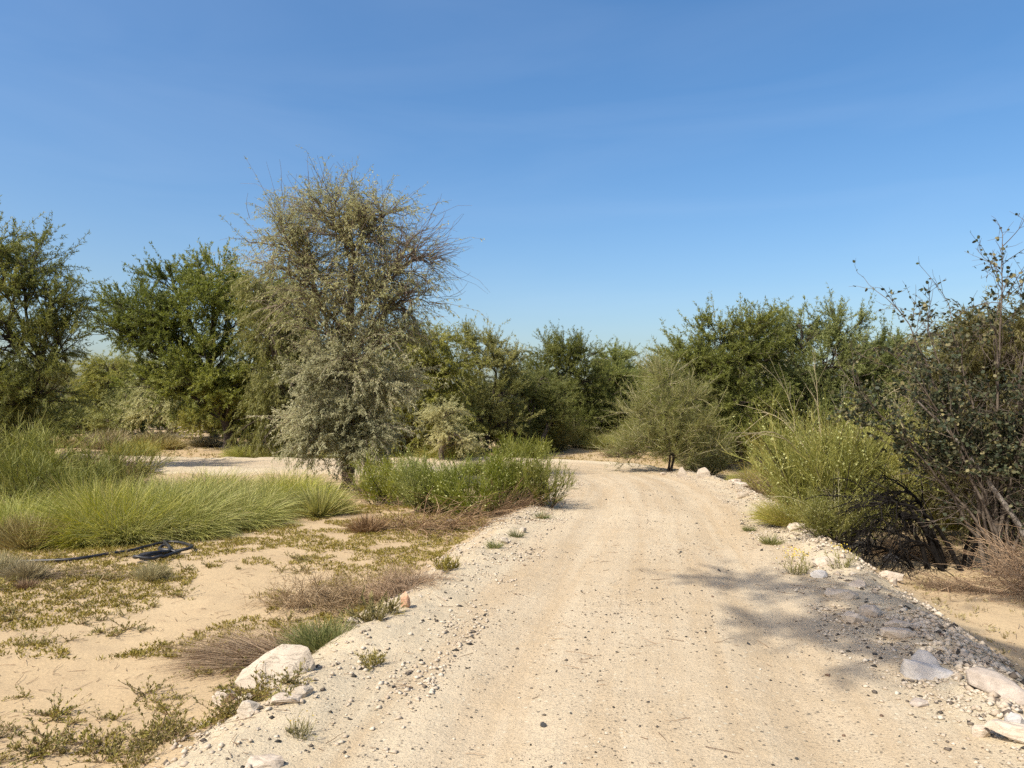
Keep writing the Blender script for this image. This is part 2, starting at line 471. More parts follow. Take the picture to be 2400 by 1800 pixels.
def Hr(x, y, r, s):
    ar = np.abs(r)
    side = sstep(-1, 1, r)                                                   # 0 left, 1 right
    zo = -.18 - .12 * side + .16 * fbm(x * .16, y * .16, 3, 3) + .035 * fbm(x * .9, y * .9, 5, 3) + .012 * fbm(x * 4, y * 4, 9, 2)
    zo = zo + .30 * sstep(23, 42, y)
    zr = .012 * fbm(x * 1.3, y * 1.3, 11, 3) - .030 * np.exp(-((ar - .82 + .12 * (vnoise(s * .35, s * 0, 91) - .5)) / .24) ** 2)
    bm = (.05 * np.exp(-((ar - 1.92) / .26) ** 2)) * (.35 + 1.1 * vnoise(s * 1.1, r * .8 + 40, 21))
    bm = bm + .05 * sstep(1.45, 1.8, ar) * fbm(x * 3.5, y * 3.5, 31, 4)
    return (zr + bm) * (1 - sstep(1.95, 2.75, ar)) + zo * sstep(1.95, 2.75, ar)

def H(x, y):
    sc = np.ndim(x) == 0
    x = np.atleast_1d(np.asarray(x, float)); y = np.atleast_1d(np.asarray(y, float))
    r, s = road_coord(x, y)
    z = Hr(x, y, r, s)
    return float(z[0]) if sc else z

def grid(name, X, Y, Z, tint, mat):
    ny, nx = X.shape
    i = np.arange(ny - 1)[:, None]; j = np.arange(nx - 1)[None]
    q = np.stack([i * nx + j, i * nx + j + 1, (i + 1) * nx + j + 1, (i + 1) * nx + j], -1).reshape(-1, 4)
    b = Buf(); b.add(np.stack([X, Y, Z], -1).reshape(-1, 3), q, tint=np.asarray(tint).ravel())
    return put(name, b.mesh(name, mat, True))

def spaced(lo, hi, fine_lo, fine_hi, d0, g):
    a = list(np.arange(fine_lo, fine_hi, d0))
    d = d0; v = a[-1]
    while v < hi: d *= g; v += d; a.append(v)
    d = d0; v = fine_lo; pre = []
    while v > lo: d *= g; v -= d; pre.append(v)
    return np.array(pre[::-1] + a)
gx = spaced(-600, 600, -6.5, 5.5, .085, 1.06)
gy = spaced(-250, 1200, 2.8, 9.5, .075, 1.038)
X, Y = np.meshgrid(gx, gy)
r_, s_ = road_coord(X, Y)
Z = Hr(X.ravel(), Y.ravel(), r_, s_)
edge = .22 * (vnoise(s_ * 1.7, r_ * 0 + 3, 51) - .5) + .14 * (vnoise(s_ * 6, r_ * 0 + 9, 52) - .5)
Z = Z - .10 * (1 - sstep(2.05, 2.5, np.abs(r_) + edge))
ground = grid('ground', X, Y, Z.reshape(X.shape), np.zeros(X.size), M['sand'])
tag(ground, kind='structure')

# the track itself, a strip that follows its centre line
sv = []; v = CS[0]
while v < CS[-1] - .1:
    k = np.searchsorted(CS, v); yy = CL[min(k, len(CL) - 1), 1]
    step = .045 if 2.5 < yy < 9 else (.08 if 9 <= yy < 20 and v < 45 else .16)
    sv.append(v); v += step
sv = np.array(sv)
cx = np.interp(sv, CS, CL[:, 0]); cyy = np.interp(sv, CS, CL[:, 1])
tx = np.interp(sv, CS, CT[:, 0]); ty = np.interp(sv, CS, CT[:, 1]); tl = np.hypot(tx, ty); tx /= tl; ty /= tl
rv = np.linspace(-3.0, 3.0, 121)
RX = cx[:, None] + ty[:, None] * rv[None]; RY = cyy[:, None] - tx[:, None] * rv[None]
RR = np.broadcast_to(rv[None], RX.shape).ravel(); SS = np.broadcast_to(sv[:, None], RX.shape).ravel()
RZ = Hr(RX.ravel(), RY.ravel(), RR, SS)
RZ = RZ + .012 * sstep(1.4, 1.8, np.abs(RR)) * fbm(RX.ravel() * 14, RY.ravel() * 14, 71, 2) + .003 * fbm(RX.ravel() * 20, RY.ravel() * 20, 72, 2)
edge = .22 * (vnoise(SS * 1.7, RR * 0 + 3, 51) - .5) + .14 * (vnoise(SS * 6, RR * 0 + 9, 52) - .5)
RZ = RZ - .16 * sstep(2.2, 2.9, np.abs(RR) + edge)
loose = np.clip(sstep(1.25, 1.75, np.abs(RR) + .5 * fbm(RX.ravel() * 1.5, RY.ravel() * 1.5, 77, 3)), 0, 1)
road = grid('dirt_road', RX, RY, RZ.reshape(RX.shape), loose, M['road'])
lane = road.data.attributes.new('lane', 'FLOAT_VECTOR', 'POINT')
lane.data.foreach_set('vector', np.stack([SS, RR, SS * 0], 1).astype(np.float32).ravel())
tag(road, kind='structure')

# ------------------------------------------------------------------ tree builder
def lobes_to_arrays(lobes):
    a = np.array(lobes, float)
    return a[:, :3], a[:, 3:6]

def make_tree(name, trunk, r0, lobes, leaf, bark, seed, nsec=14, ntw=8, nleaf=38, L3=.7, leafL=.10, leafW=.035,
              droop=0., up=.12, bare=0, pods=0, leaf_scatter=.06, lobe_leaf=None, twig_r=.006, attach=.55, sides=6, shell=.72, barel=.9, bare_lobes=None, twigbark=None, round_twigs=False):
    """an Empty with trunk (trunk and limbs) and crown (twigs and leaves) children; bare = share of twigs without leaves"""
    rng = np.random.default_rng(seed)
    root = bpy.data.objects.new(name, None); root.empty_display_size = .3; COL.objects.link(root)
    C, Rd = lobes_to_arrays(lobes)
    wood = Buf()
    trunks = trunk if isinstance(trunk[0][0], (list, tuple)) else [trunk]
    TP = []
    for tr in trunks:
        tp = catmull(np.array(tr, float), 6)
        tp = tp + np.cumsum(rng.normal(size=tp.shape) * .012, axis=0) * np.array([1, 1, .3])
        rr = np.linspace(r0, r0 * .42, len(tp)); rr[0] *= 1.35; rr[1] *= 1.12
        tubes(wood, tp, rr, 9)
        TP.append((tp, rr))
    nl = len(C)
    P0 = np.empty((nl, 3)); RL = np.empty(nl)
    for i in range(nl):
        best = None
        for tp, rr in TP:
            want = C[i, 2] - attach * np.hypot(C[i, 0], C[i, 1]) - .6
            k = int(np.argmin(np.abs(tp[:, 2] - want)))
            k = max(k, len(tp) // 3)
            d = np.linalg.norm(tp[k] - C[i])
            if best is None or d < best[0]: best = (d, tp[k], rr[k])
        P0[i] = best[1]; RL[i] = min(best[2] * .75, .022 + .02 * best[0])
    ln = np.linalg.norm(C - P0, axis=1)[:, None]
    mid = (P0 + C) / 2 + UP * ln * .14 + rng.normal(size=(nl, 3)) * ln * .10
    LM = bez(P0, mid, C + UP * Rd[:, 2:3] * .25, 12)
    LM[:, 1:] += np.cumsum(rng.normal(size=(nl, 11, 3)) * .018, axis=1) * ln[:, None] * .5
    t = np.linspace(0, 1, 12)[None]
    tubes(wood, LM, RL[:, None] * (1 - .72 * t), sides)
    # secondary branches out to the shell of each lobe
    idx = np.repeat(np.arange(nl), nsec); m = len(idx)
    u = rnd_unit(rng, m); u[:, 2] = np.where(rng.random(m) < .3, np.abs(u[:, 2]), u[:, 2])
    rad = shell + (1 - shell) * rng.random(m)
    E = C[idx] + u * Rd[idx] * rad[:, None]
    S, _ = at_t(LM, idx, .4 + .6 * rng.random(m))
    l2 = np.linalg.norm(E - S, axis=1)[:, None]
    SC = bez(S, (S + E) / 2 + UP * l2 * (.18 if droop < .2 else .3) + rng.normal(size=(m, 3)) * l2 * .1, E, 7)
    SC[:, 1:] += np.cumsum(rng.normal(size=(m, 6, 3)) * .03, axis=1) * l2[:, None] * .4
    t = np.linspace(0, 1, 7)[None]
    tubes(wood, SC, (np.minimum(RL[idx] * .42, .022)[:, None]) * (1 - .7 * t) + twig_r * .3, 4)
    put('trunk', wood.mesh('trunk', bark, True), root)
    # twigs
    crown = Buf()
    i2 = np.repeat(np.arange(m), ntw); k = len(i2)
    tt = .18 + .82 * rng.random(k) ** .8
    p, tg = at_t(SC, i2, tt)
    out = nrm((p - C[idx[i2]]) / Rd[idx[i2]])
    d = nrm(tg * .55 + out * .5 + rng.normal(size=(k, 3)) * .42 + UP * up)
    L = L3 * (.55 + .75 * rng.random(k))
    # leading shoots that break the outline
    lead = (np.arange(k) % ntw == 0) & (out[:, 2] > -.2)
    pl, tgl = at_t(SC, i2, np.full(k, .98)); p = np.where(lead[:, None], pl, p)
    d = np.where(lead[:, None], nrm(tgl * .6 + out * .5 + UP * (.55 - droop) + rng.normal(size=(k, 3)) * .2), d)
    L = np.where(lead, L3 * (1.0 + .9 * rng.random(k)), L)
    TW = grow(rng, p, d, L, 5, .16, -droop * .25, -droop * .22)
    tl_ = rng.random(nl)[idx[i2]] * .35 + rng.random(m)[i2] * .25
    isbare = rng.random(k) < bare
    if bare_lobes is not None:
        isbare |= np.isin(idx[i2], list(bare_lobes)) & (rng.random(k) < .75)
    tb = Buf()
    strips_r = np.linspace(1, .35, 5)[None] * twig_r * (1 + .0 * L[:, None])
    if round_twigs: tubes(tb, TW[:, [0, 1, 3, 4]], (strips_r * np.ones((k, 1)))[:, [0, 1, 3, 4]], 3)
    else: strips(tb, TW, 2 * strips_r * np.ones((k, 1)), rng)
    tw = put('twigs', tb.mesh('twigs', twigbark or bark, True), None)
    # leaves
    lf = np.where(~isbare)[0]
    nleaf = int(nleaf * 1.8); i3 = np.repeat(lf, nleaf); q = len(i3)
    pos, tg3 = at_t(TW, i3, .08 + .92 * rng.random(q))
    rd = rnd_unit(rng, q)
    pos = pos + rd * leaf_scatter * rng.random((q, 1))
    dd = nrm(tg3 * .75 + rnd_unit(rng, q) * .75 - UP * droop * 1.3)
    nm = nrm(rnd_unit(rng, q) * .9 + UP * .7 + np.array([-.4, -.3, .2]))
    sz = .65 + .6 * rng.random(q)
    tint = np.clip(tl_[i3] + .4 * rng.random(q), 0, 1)
    leaflets(crown, pos, dd, nm, leafL * sz, leafW * sz, tint)
    cr = put('crown', crown.mesh('crown', leaf, False), root); cr['kind'] = 'stuff'
    tw.parent = cr; tw['kind'] = 'stuff'
    if pods:
        pb = Buf()
        ii = rng.choice(lf, min(pods, len(lf)), replace=False)
        # pods hang in loose bunches below the twigs
        ii = np.repeat(ii, 3); pp, _ = at_t(TW, ii, .3 + .6 * rng.random(len(ii)))
        pp = pp + rng.normal(size=pp.shape) * .05
        PD = grow(rng, pp, rng.normal(size=pp.shape) * .25 - UP, .16 + .10 * rng.random(len(pp)), 4, .12)
        w = np.array([.010, .017, .017, .006])[None] * np.ones((len(pp), 1))
        strips(pb, PD, w, rng, rng.random(len(pp)))
        pd = put('pods', pb.mesh('pods', M['pod'], False), cr); pd['kind'] = 'stuff'
    return root

# ------------------------------------------------------------------ the trees
def recolour(root, mat):
    for ch in root.children:
        if ch.name.startswith('crown'):
            ch.material_slots[0].link = 'OBJECT'; ch.material_slots[0].material = mat

# tall grey-green tree in the middle
ghaf_lobes = [(-.45, 0, 5.75, 1.0, 1.1, .7), (.65, .1, 5.7, .7, .9, .6), (-1.45, 0, 5.15, .75, 1., .7), (1.4, .1, 4.8, .60, .9, .8), (.15, -.1, 5.1, 1.1, 1.1, .8),
              (-1.1, -.2, 4.35, 1.0, 1., .75), (.5, 0, 4.2, .9, 1., .7), (1.3, 0, 3.9, .7, .9, .65), (-.55, -.2, 3.4, .9, .9, .6), (.75, -.2, 3.0, .7, .8, .55),
              (-.62, -.4, 2.35, .65, .8, .65), (.2, -.6, 2.55, .8, .8, .65), (.85, -.3, 2.2, .65, .8, .6), (-.55, -.6, 1.45, .7, .7, .5), (.45, -.6, 1.4, .75, .7, .5), (-.4, -.5, .95, .6, .6, .35), (.35, -.5, .9, .65, .6, .35)]
t = make_tree('ghaf_tree', [(0, 0, -.1), (.03, .02, .8), (-.04, .05, 1.8), (.02, 0, 2.9), (.05, 0, 3.8), (.0, 0, 4.8)], .15, ghaf_lobes[:10], M['ghaf'], M['bark_grey'], 11,
              nsec=24, ntw=13, nleaf=13, L3=.78, leafL=.076, leafW=.020, droop=.30, up=.30, bare=.12, twig_r=.0055, leaf_scatter=.05, shell=.45, bare_lobes=(3,), twigbark=M['bark_twig'], round_twigs=True)
ghaf = t
# drooping silvery skirt of the same tree, bare tips above it
sk = make_tree('skirt', [(0, 0, .4), (.0, .0, 1.4), (0, 0, 2.4)], .05, ghaf_lobes[10:], M['silver'], M['bark_grey'], 12, nsec=26, ntw=11, nleaf=24, L3=.55,
               leafL=.070, leafW=.021, droop=.28, up=.2, bare=.12, twig_r=.005, leaf_scatter=.05, shell=.5, attach=.2, twigbark=M['bark_twig'])
for ch in list(sk.children):
    ch.parent = ghaf
    ch.name = 'lower_branches' if ch.name.startswith('trunk') else 'lower_crown'
bpy.data.objects.remove(sk)
rng = np.random.default_rng(5)
bt = Buf()
p = np.array([(-.5, 0, 5.85)]) + rng.normal(size=(60, 3)) * np.array([.65, .5, .25])
tubes(bt, grow(rng, p, rng.normal(size=(60, 3)) * .35 + UP, .5 + .5 * rng.random(60), 6, .13, -.02, .01), np.linspace(.006, .0025, 6)[None] * np.ones((60, 1)), 3)
p = np.array([(1.55, 0, 4.95)]) + rng.normal(size=(70, 3)) * np.array([.3, .5, .45])
tubes(bt, grow(rng, p, rng.normal(size=(70, 3)) * .35 + np.array([.8, 0, .6]), .4 + .4 * rng.random(70), 7, .12, -.1, .07), np.linspace(.006, .0025, 7)[None] * np.ones((70, 1)), 3)
b_ = put('bare_twigs', bt.mesh('bare_twigs', M['bark_grey'], True), ghaf); b_['kind'] = 'stuff'
place(ghaf, -3.5, 15.8)
tag(ghaf, 'tall grey-green tree with bare twigs at its top, tallest in the view', 'tree')

# dark acacia at the left edge
t = make_tree('acacia_tree', [[(0, 0, -.1), (.15, 0, .8), (.5, 0, 1.9), (.7, 0, 3.0)], [(-.3, .1, -.1), (-.6, 0, 1.0), (-1.2, 0, 2.4)]], .16,
              [(.3, 0, 5.5, 1.1, 1.3, .8), (-.9, 0, 5.9, 1.2, 1.4, .8), (1.1, 0, 4.5, 1.0, 1.3, .7), (.0, -.4, 4.5, 1.2, 1.4, .8), (-1.7, 0, 4.8, 1.2, 1.4, .9), (1.25, 0, 3.4, .9, 1.2, .7),
               (.2, -.7, 3.4, 1.2, 1.2, .8), (-1.3, -.4, 3.5, 1.3, 1.3, .9), (1.1, -.2, 2.3, .9, 1.2, .7), (.1, -.8, 2.2, 1.2, 1.2, .8), (-1.4, -.5, 2.2, 1.3, 1.3, .9), (.8, -.4, 1.2, 1.1, 1., .8), (-.6, -.7, 1.1, 1.4, 1., .8), (-2.2, -.2, 1.4, 1.2, 1., .9), (-2.6, 0, 3.6, 1.2, 1.2, 1.)],
              M['acacia'], M['bark_dark'], 21, nsec=19, ntw=9, nleaf=30, L3=.62, leafL=.085, leafW=.024, up=.25, pods=60, shell=.6)
place(t, -12.9, 19.0, .0)
tag(t, 'dark green acacia cut off by the left edge of the photo', 'tree')

# broad acacia with hanging pods left of the tall tree
t = make_tree('acacia_tree', [(0, 0, -.1), (-.10, 0, .9), (-.35, 0, 1.7), (-.8, 0, 2.7), (-1.0, 0, 3.8)], .32,
              [(-4.5, 0, 6.2, 1.4, 1.8, .9), (-2.7, 0, 7.3, 1.5, 1.8, 1.0), (-.7, 0, 7.6, 1.5, 1.8, 1.0), (1.2, 0, 7.0, 1.4, 1.8, 1.1), (-4.0, -.5, 5.0, 1.5, 1.8, .9), (-1.7, -1, 5.7, 1.7, 1.8, 1.2),
               (.6, -.8, 5.4, 1.7, 1.8, 1.2), (2.1, 0, 5.1, 1.2, 1.8, 1.3), (-2.6, -.8, 3.8, 1.5, 1.6, 1.0), (-.5, -1.6, 3.9, 1.5, 1.6, 1.0), (1.5, -1.3, 3.4, 1.5, 1.6, 1.1), (-3.6, -.3, 2.6, 1.4, 1.4, .8), (1.9, -.8, 2.0, 1.4, 1.4, .9), (2.8, 0, 3.4, 1.2, 1.4, 1.), (-2.2, .6, 2.2, 1.4, 1.2, .8), (1.2, .4, 1.6, 1.3, 1.2, .9), (-5.2, 0, 5.3, 1.1, 1.4, .8), (-.9, -1.9, 2.7, 1.4, 1., .9), (.7, -1.9, 2.5, 1.4, 1., .9), (-3.0, -1.4, 5.6, 1.5, 1.2, 1.1), (0, -1.8, 6.4, 1.6, 1.2, 1.0)],
              M['acacia'], M['bark_dark'], 22, nsec=20, ntw=9, nleaf=27, L3=.85, leafL=.135, leafW=.044, up=.3, pods=260, shell=.6)
place(t, -12.5, 33.0)
tag(t, 'broad green acacia hung with pale pods, leaning dark trunk at the left', 'tree')
broad = t

# right-hand acacia with the thin trunk
t = make_tree('acacia_tree', [[(0, 0, -.1), (-.02, 0, .8), (-.1, 0, 1.8), (-.4, 0, 2.7)], [(-.3, .5, -.1), (-.7, .5, 1.0), (-1.3, .4, 2.2)]], .085,
              [(-1.9, 0, 3.4, .9, 1.2, .7), (-.8, 0, 4.2, 1.0, 1.3, .7), (.3, 0, 4.3, .9, 1.3, .7), (-1.3, -.4, 3.0, 1.1, 1.2, .7), (-.1, -.5, 3.2, 1.1, 1.2, .8), (.8, 0, 3.3, .8, 1.2, .8), (-1.6, -.3, 2.0, .9, 1.2, .7),
               (-.4, -.9, 2.1, 1.0, 1., .7), (.7, -.5, 2.1, .8, 1., .7), (-1.2, -.6, 1.25, 1., 1., .6), (-.2, -.6, 1.0, 1., .9, .5), (-2.1, 0, 2.4, .8, 1., .7), (.9, .2, 1.3, .9, .9, .6)],
              M['acacia'], M['bark_grey'], 23, nsec=20, ntw=9, nleaf=28, L3=.62, leafL=.095, leafW=.027, up=.35, pods=40, shell=.58)
place(t, 7.3, 23.4)
tag(t, 'rounded green acacia on a thin pale trunk right of the track bend', 'tree')
acR = t
recolour(acR, M['acacia_soft'])
t2 = make_tree('acacia_tree', [[(0, 0, -.1), (.1, 0, 1.0), (.0, 0, 2.4)], [(.2, 0, -.1), (.6, 0, 1.0), (1.0, 0, 2.2)]], .12,
               [(-1.6, 0, 4.1, 1.0, 1.2, .7), (-.4, 0, 4.5, 1.0, 1.3, .75), (.9, 0, 4.4, 1.0, 1.3, .7), (1.9, 0, 3.7, .9, 1.2, .7), (-1.2, -.5, 3.0, 1.1, 1.2, .8), (.2, -.6, 3.3, 1.2, 1.2, .8), (1.4, -.3, 2.9, 1., 1.2, .8),
                (-.8, -.8, 2.0, 1.1, 1., .8), (.6, -.8, 1.9, 1.1, 1., .8), (1.6, -.5, 1.6, 1., 1., .7), (-1.2, -.5, 1.0, 1.1, .9, .7), (.4, -.6, .9, 1.2, .9, .6), (2.2, 0, 2.6, .8, 1., .7)],
               M['acacia'], M['bark_dark'], 24, nsec=19, ntw=9, nleaf=28, L3=.65, leafL=.098, leafW=.028, up=.35, pods=110, shell=.58)
place(t2, 10.2, 24.8)
recolour(t2, M['acacia_soft'])
tag(t2, 'green acacia dotted with pale pods behind the big yellow-green broom', 'tree')

# background acacias of the middle
def acacia_copy(src, x, y, rz, s, label, group=None):
    c = copy_tree(src); place(c, x, y, rz, s); recolour(c, M['acacia_soft'])
    tag(c, label, 'tree', group)
    if group is None and 'group' in c: del c['group']
    return c
acacia_copy(t2, 2.4, 34.5, 2.2, (.92, .92, .98), 'dark green acacia in the middle distance behind the sandy clearing')
acacia_copy(acR, 5.0, 37.0, 1.3, (.98, .98, .95), 'small dark acacia at the right end of the middle group')
acacia_copy(acR, .6, 30.5, 3.6, (.80, .80, .72), 'low dark green acacia mass below the pale wispy tree')

# pale wispy tree left of centre
t = make_tree('thorn_tree', [[(0, 0, -.1), (.05, 0, 1.0), (.25, 0, 2.2), (.35, 0, 3.2)], [(-.1, 0, -.1), (-.4, 0, 1.2), (-.7, 0, 2.6)]], .09,
              [(.25, 0, 4.2, .8, .8, .6), (-.8, 0, 4.2, .35, .6, .8), (.9, 0, 3.5, .7, .8, .5), (-.2, 0, 3.3, .9, .9, .5), (-.8, -.2, 2.5, .9, .9, .7), (.6, -.3, 2.4, 1., .9, .7), (-.3, -.5, 1.5, 1.1, .9, .7), (.9, -.4, 1.3, 1., .9, .6)],
              M['acacia_yellow'], M['bark_dark'], 25, nsec=18, ntw=8, nleaf=26, L3=.6, leafL=.10, leafW=.026, up=.5, bare=.1, shell=.5)
place(t, -1.0, 28.5)
tag(t, 'pale green wispy tree with open top right of the tall tree', 'tree')

# olive weeping trees
def weep(name, seed, lobes, mat=None, **kw):
    a = dict(nsec=20, ntw=9, nleaf=26, L3=.8, leafL=.115, leafW=.030, droop=.35, up=.2, bare=.08, shell=.55)
    a.update(kw)
    return make_tree(name, [[(0, 0, -.1), (.1, 0, 1.0), (.0, 0, 2.2)], [(.2, 0, -.1), (.5, 0, 1.0), (.9, 0, 2.0)]], .11, lobes, mat or M['olive'], M['bark_grey'], seed, **a)
w1 = weep('weeping_tree', 31, [(-.6, 0, 4.0, 1., 1.2, .8), (.5, 0, 4.1, 1., 1.2, .7), (1.1, 0, 3.1, .8, 1., .8), (-1.1, -.2, 3.0, .9, 1., .8), (.1, -.5, 3.1, 1.1, 1., .8), (-.7, -.5, 1.9, 1., 1., .7), (.6, -.6, 1.9, 1., 1., .7), (0, -.7, 1.0, 1.3, .9, .7), (-1.1, 0, 1.0, .9, .9, .7), (1.1, 0, 1.1, .9, .9, .7)])
place(w1, -3.3, 25.5)
tag(w1, 'yellowish olive weeping tree at the right foot of the tall tree', 'tree')
c = copy_tree(w1); place(c, -8.6, 27.5, 1.4, (1.05, 1.05, 1.42)); tag(c, 'yellow-green weeping tree between the broad acacia and the tall tree', 'tree')
c = copy_tree(w1); place(c, 16.2, 32., 2.5, (1.1, 1.1, 1.0)); tag(c, 'olive weeping tree behind the right end of the acacias', 'tree')
c = copy_tree(w1); place(c, 14.2, 22.5, 4.0, (1.0, 1.0, .93)); tag(c, 'brownish olive tree behind the round-leaved shrub at the right edge', 'tree')
c = copy_tree(w1); place(c, -24.6, 45., 5.2, (1.2, 1.2, 1.0)); tag(c, 'distant olive tree in the gap beside the left acacia', 'tree')
w2 = weep('weeping_tree', 32, [(-.5, 0, 2.9, .9, 1., .6), (.6, 0, 2.8, .9, 1., .6), (0, -.4, 2.1, 1.2, 1., .7), (-1., -.3, 1.5, .9, 1., .6), (1., -.3, 1.4, .9, 1., .6), (0, -.6, .9, 1.3, 1., .5)], M['silver'], nsec=14, leafL=.11, leafW=.030)
place(w2, -19.6, 42., 0, 1.25)
tag(w2, 'pale silvery bush-like tree beneath the broad acacia, far left', 'tree')
c = copy_tree(w2); place(c, -2.2, 23.6, 2.0, (.62, .62, .5)); tag(c, 'low silvery-grey bush at the right foot of the tall tree', 'bush')
c = copy_tree(w2); place(c, -16.6, 44., 1.0, (1.2, 1.2, 1.1)); tag(c, 'pale silvery tree seen behind the broad acacia trunk', 'tree')

# far thicket
far = [(-44, 62), (-38, 58), (-33, 66), (-28, 60), (-22, 70), (-17, 62), (-12, 58), (-7, 66), (-2, 58), (3.2, 64), (8.2, 60), (12.5, 55), (12, 66), (17, 60), (22, 54), (27, 60), (33, 52), (40, 58), (20.5, 42), (26, 40), (31, 44), (-30, 48), (-36, 46), (8.6, 46), (10.8, 41), (15, 45),
       (-27, 33), (-33, 38), (-40, 44), (-30, 26), (-38, 31), (-46, 37), (-52, 47), (-58, 56), (-25, 22), (-35, 22), (-48, 26), (29, 30), (36, 36), (24, 22), (34, 25), (46, 44)]
rng = np.random.default_rng(3)
for k, (x, y) in enumerate(far):
    src = [w1, t2, w1, acR][k % 4]
    c = copy_tree(src); s = .85 + .3 * rng.random()
    place(c, x, y, rng.random() * 6.3, (s * 1.2, s * 1.2, s * (.95 if y > 50 else .9)))
    recolour(c, [M['acacia_soft'], M['olive'], M['acacia_yellow'], M['silver'], M['acacia_soft']][int(rng.integers(5))])
    side = 'left of the tall tree' if x / y < -.21 else ('behind the middle clearing' if x / y < .2 else 'behind the right-hand acacias')
    tag(c, 'distant olive-green tree on the horizon ' + side, 'tree', 'far thicket ' + side)

# tree behind the camera on the left, whose crown shades the right of the track
t = make_tree('shade_tree', [(0, 0, -.2), (.1, .05, 3.), (.0, .1, 6.), (.1, .3, 8.5), (.2, .6, 10.)], .24,
              [(-3.30, 1.63, 10.60, 1.00, 0.40, .28),
               (-2.36, 1.08, 10.85, 0.80, 0.36, .28),
               (-3.91, -0.06, 11.10, 0.50, 0.25, .28),
               (-3.16, -0.11, 11.35, 0.60, 0.28, .28),
               (-3.10, -0.62, 10.60, 0.45, 0.20, .28),
               (-0.46, 1.78, 10.85, 0.90, 0.20, .28),
               (-1.01, -0.56, 11.10, 0.60, 0.16, .28),
               (0.44, 0.39, 11.35, 0.90, 0.22, .28),
               (2.10, 1.83, 10.60, 0.90, 0.30, .28),
               (1.54, -0.52, 10.85, 0.90, 0.25, .28),
               (-2.01, -1.06, 11.10, 0.50, 0.16, .28)],
              M['acacia'], M['bark_dark'], 41, nsec=11, ntw=6, nleaf=13, L3=.42, leafL=.095, leafW=.03, up=.1, shell=.35)
place(t, -1.1, -.8)
tag(t, 'tall acacia behind the viewer casting the dappled shade on the track', 'tree')

# low undergrowth below and behind the trees
u1 = weep('undergrowth_bush', 35, [(-.7, 0, 1.3, 1., .9, .6), (.7, 0, 1.4, 1., .9, .6), (0, -.3, .8, 1.3, .9, .6), (-1.3, 0, .6, .8, .8, .5), (1.3, 0, .7, .8, .8, .5)], M['olive'], nsec=16, ntw=8, leafL=.12, leafW=.034, droop=.15)
u2 = weep('undergrowth_bush', 36, [(-.6, 0, 1.4, 1., .9, .7), (.8, 0, 1.2, 1., .9, .6), (0, -.3, .8, 1.3, .9, .6), (-1.3, 0, .7, .8, .8, .6), (1.3, 0, .6, .8, .8, .5)], M['acacia'], nsec=16, ntw=8, leafL=.12, leafW=.034, droop=.05)
rng = np.random.default_rng(37)
und = [(-7.4, 31, 1), (-4.6, 29.5, 2), (-2.8, 31.5, 1), (-.2, 33, 2), (2.2, 37.5, 2), (4.4, 39.5, 1), (6.6, 36.5, 1), (8.2, 27.2, 2), (9.2, 29.6, 1), (11.4, 27.3, 2), (13.2, 28.3, 1), (13.2, 20.3, 1), (10.9, 21.3, 2), (15.8, 25.3, 1), (18, 28, 2), (-10.3, 37.5, 1), (-13.6, 38.8, 2), (-16.4, 41, 1), (-22.5, 43, 1), (-26, 42.5, 2),
       (-19, 27.5, 2), (-22, 30.5, 1), (-15.5, 21.5, 2), (-17.5, 24, 1), (-5.6, 35, 2), (20.5, 33, 1), (24, 30, 2), (12.3, 15.6, 1), (14.6, 17.8, 2), (11.2, 13.4, 1)]
und += [(x, 49 + 3 * rng.random(), 1 + int(rng.integers(2))) for x in np.arange(-46, 44, 3.6)]
und += [(-24, 27, 1), (-28, 30, 2), (-33, 31, 1), (-38, 37, 2), (-44, 41, 1), (-21, 19, 2), (-29, 20, 1), (-42, 30, 2), (-50, 40, 1), (-56, 49, 2), (21, 20, 1), (27, 25, 2), (33, 31, 1), (40, 40, 2)]
und = [(u1, -8.6, 35.5)] + [(u2, 1.3, 33.8)] + [((u1, u2)[k - 1], x, y) for x, y, k in und]
for k, (src, x, y) in enumerate(und):
    o = src if k < 2 else copy_tree(src); q = .85 + .4 * rng.random()
    place(o, x, y, rng.random() * 6.3, (q, q, q * (.8 + .3 * rng.random())))
    side = 'left of the tall tree' if x / y < -.21 else ('behind the bend' if x / y < .2 else 'among the right-hand acacias')
    dist_ = 'far-off low' if y > 46 else 'low'; kind_ = 'olive' if o.children[0].data == u1.children[0].data else 'green'
    tag(o, '%s %s undergrowth bush %s' % (dist_, kind_, side), 'bush', '%s %s bushes %s' % (dist_, kind_, side))

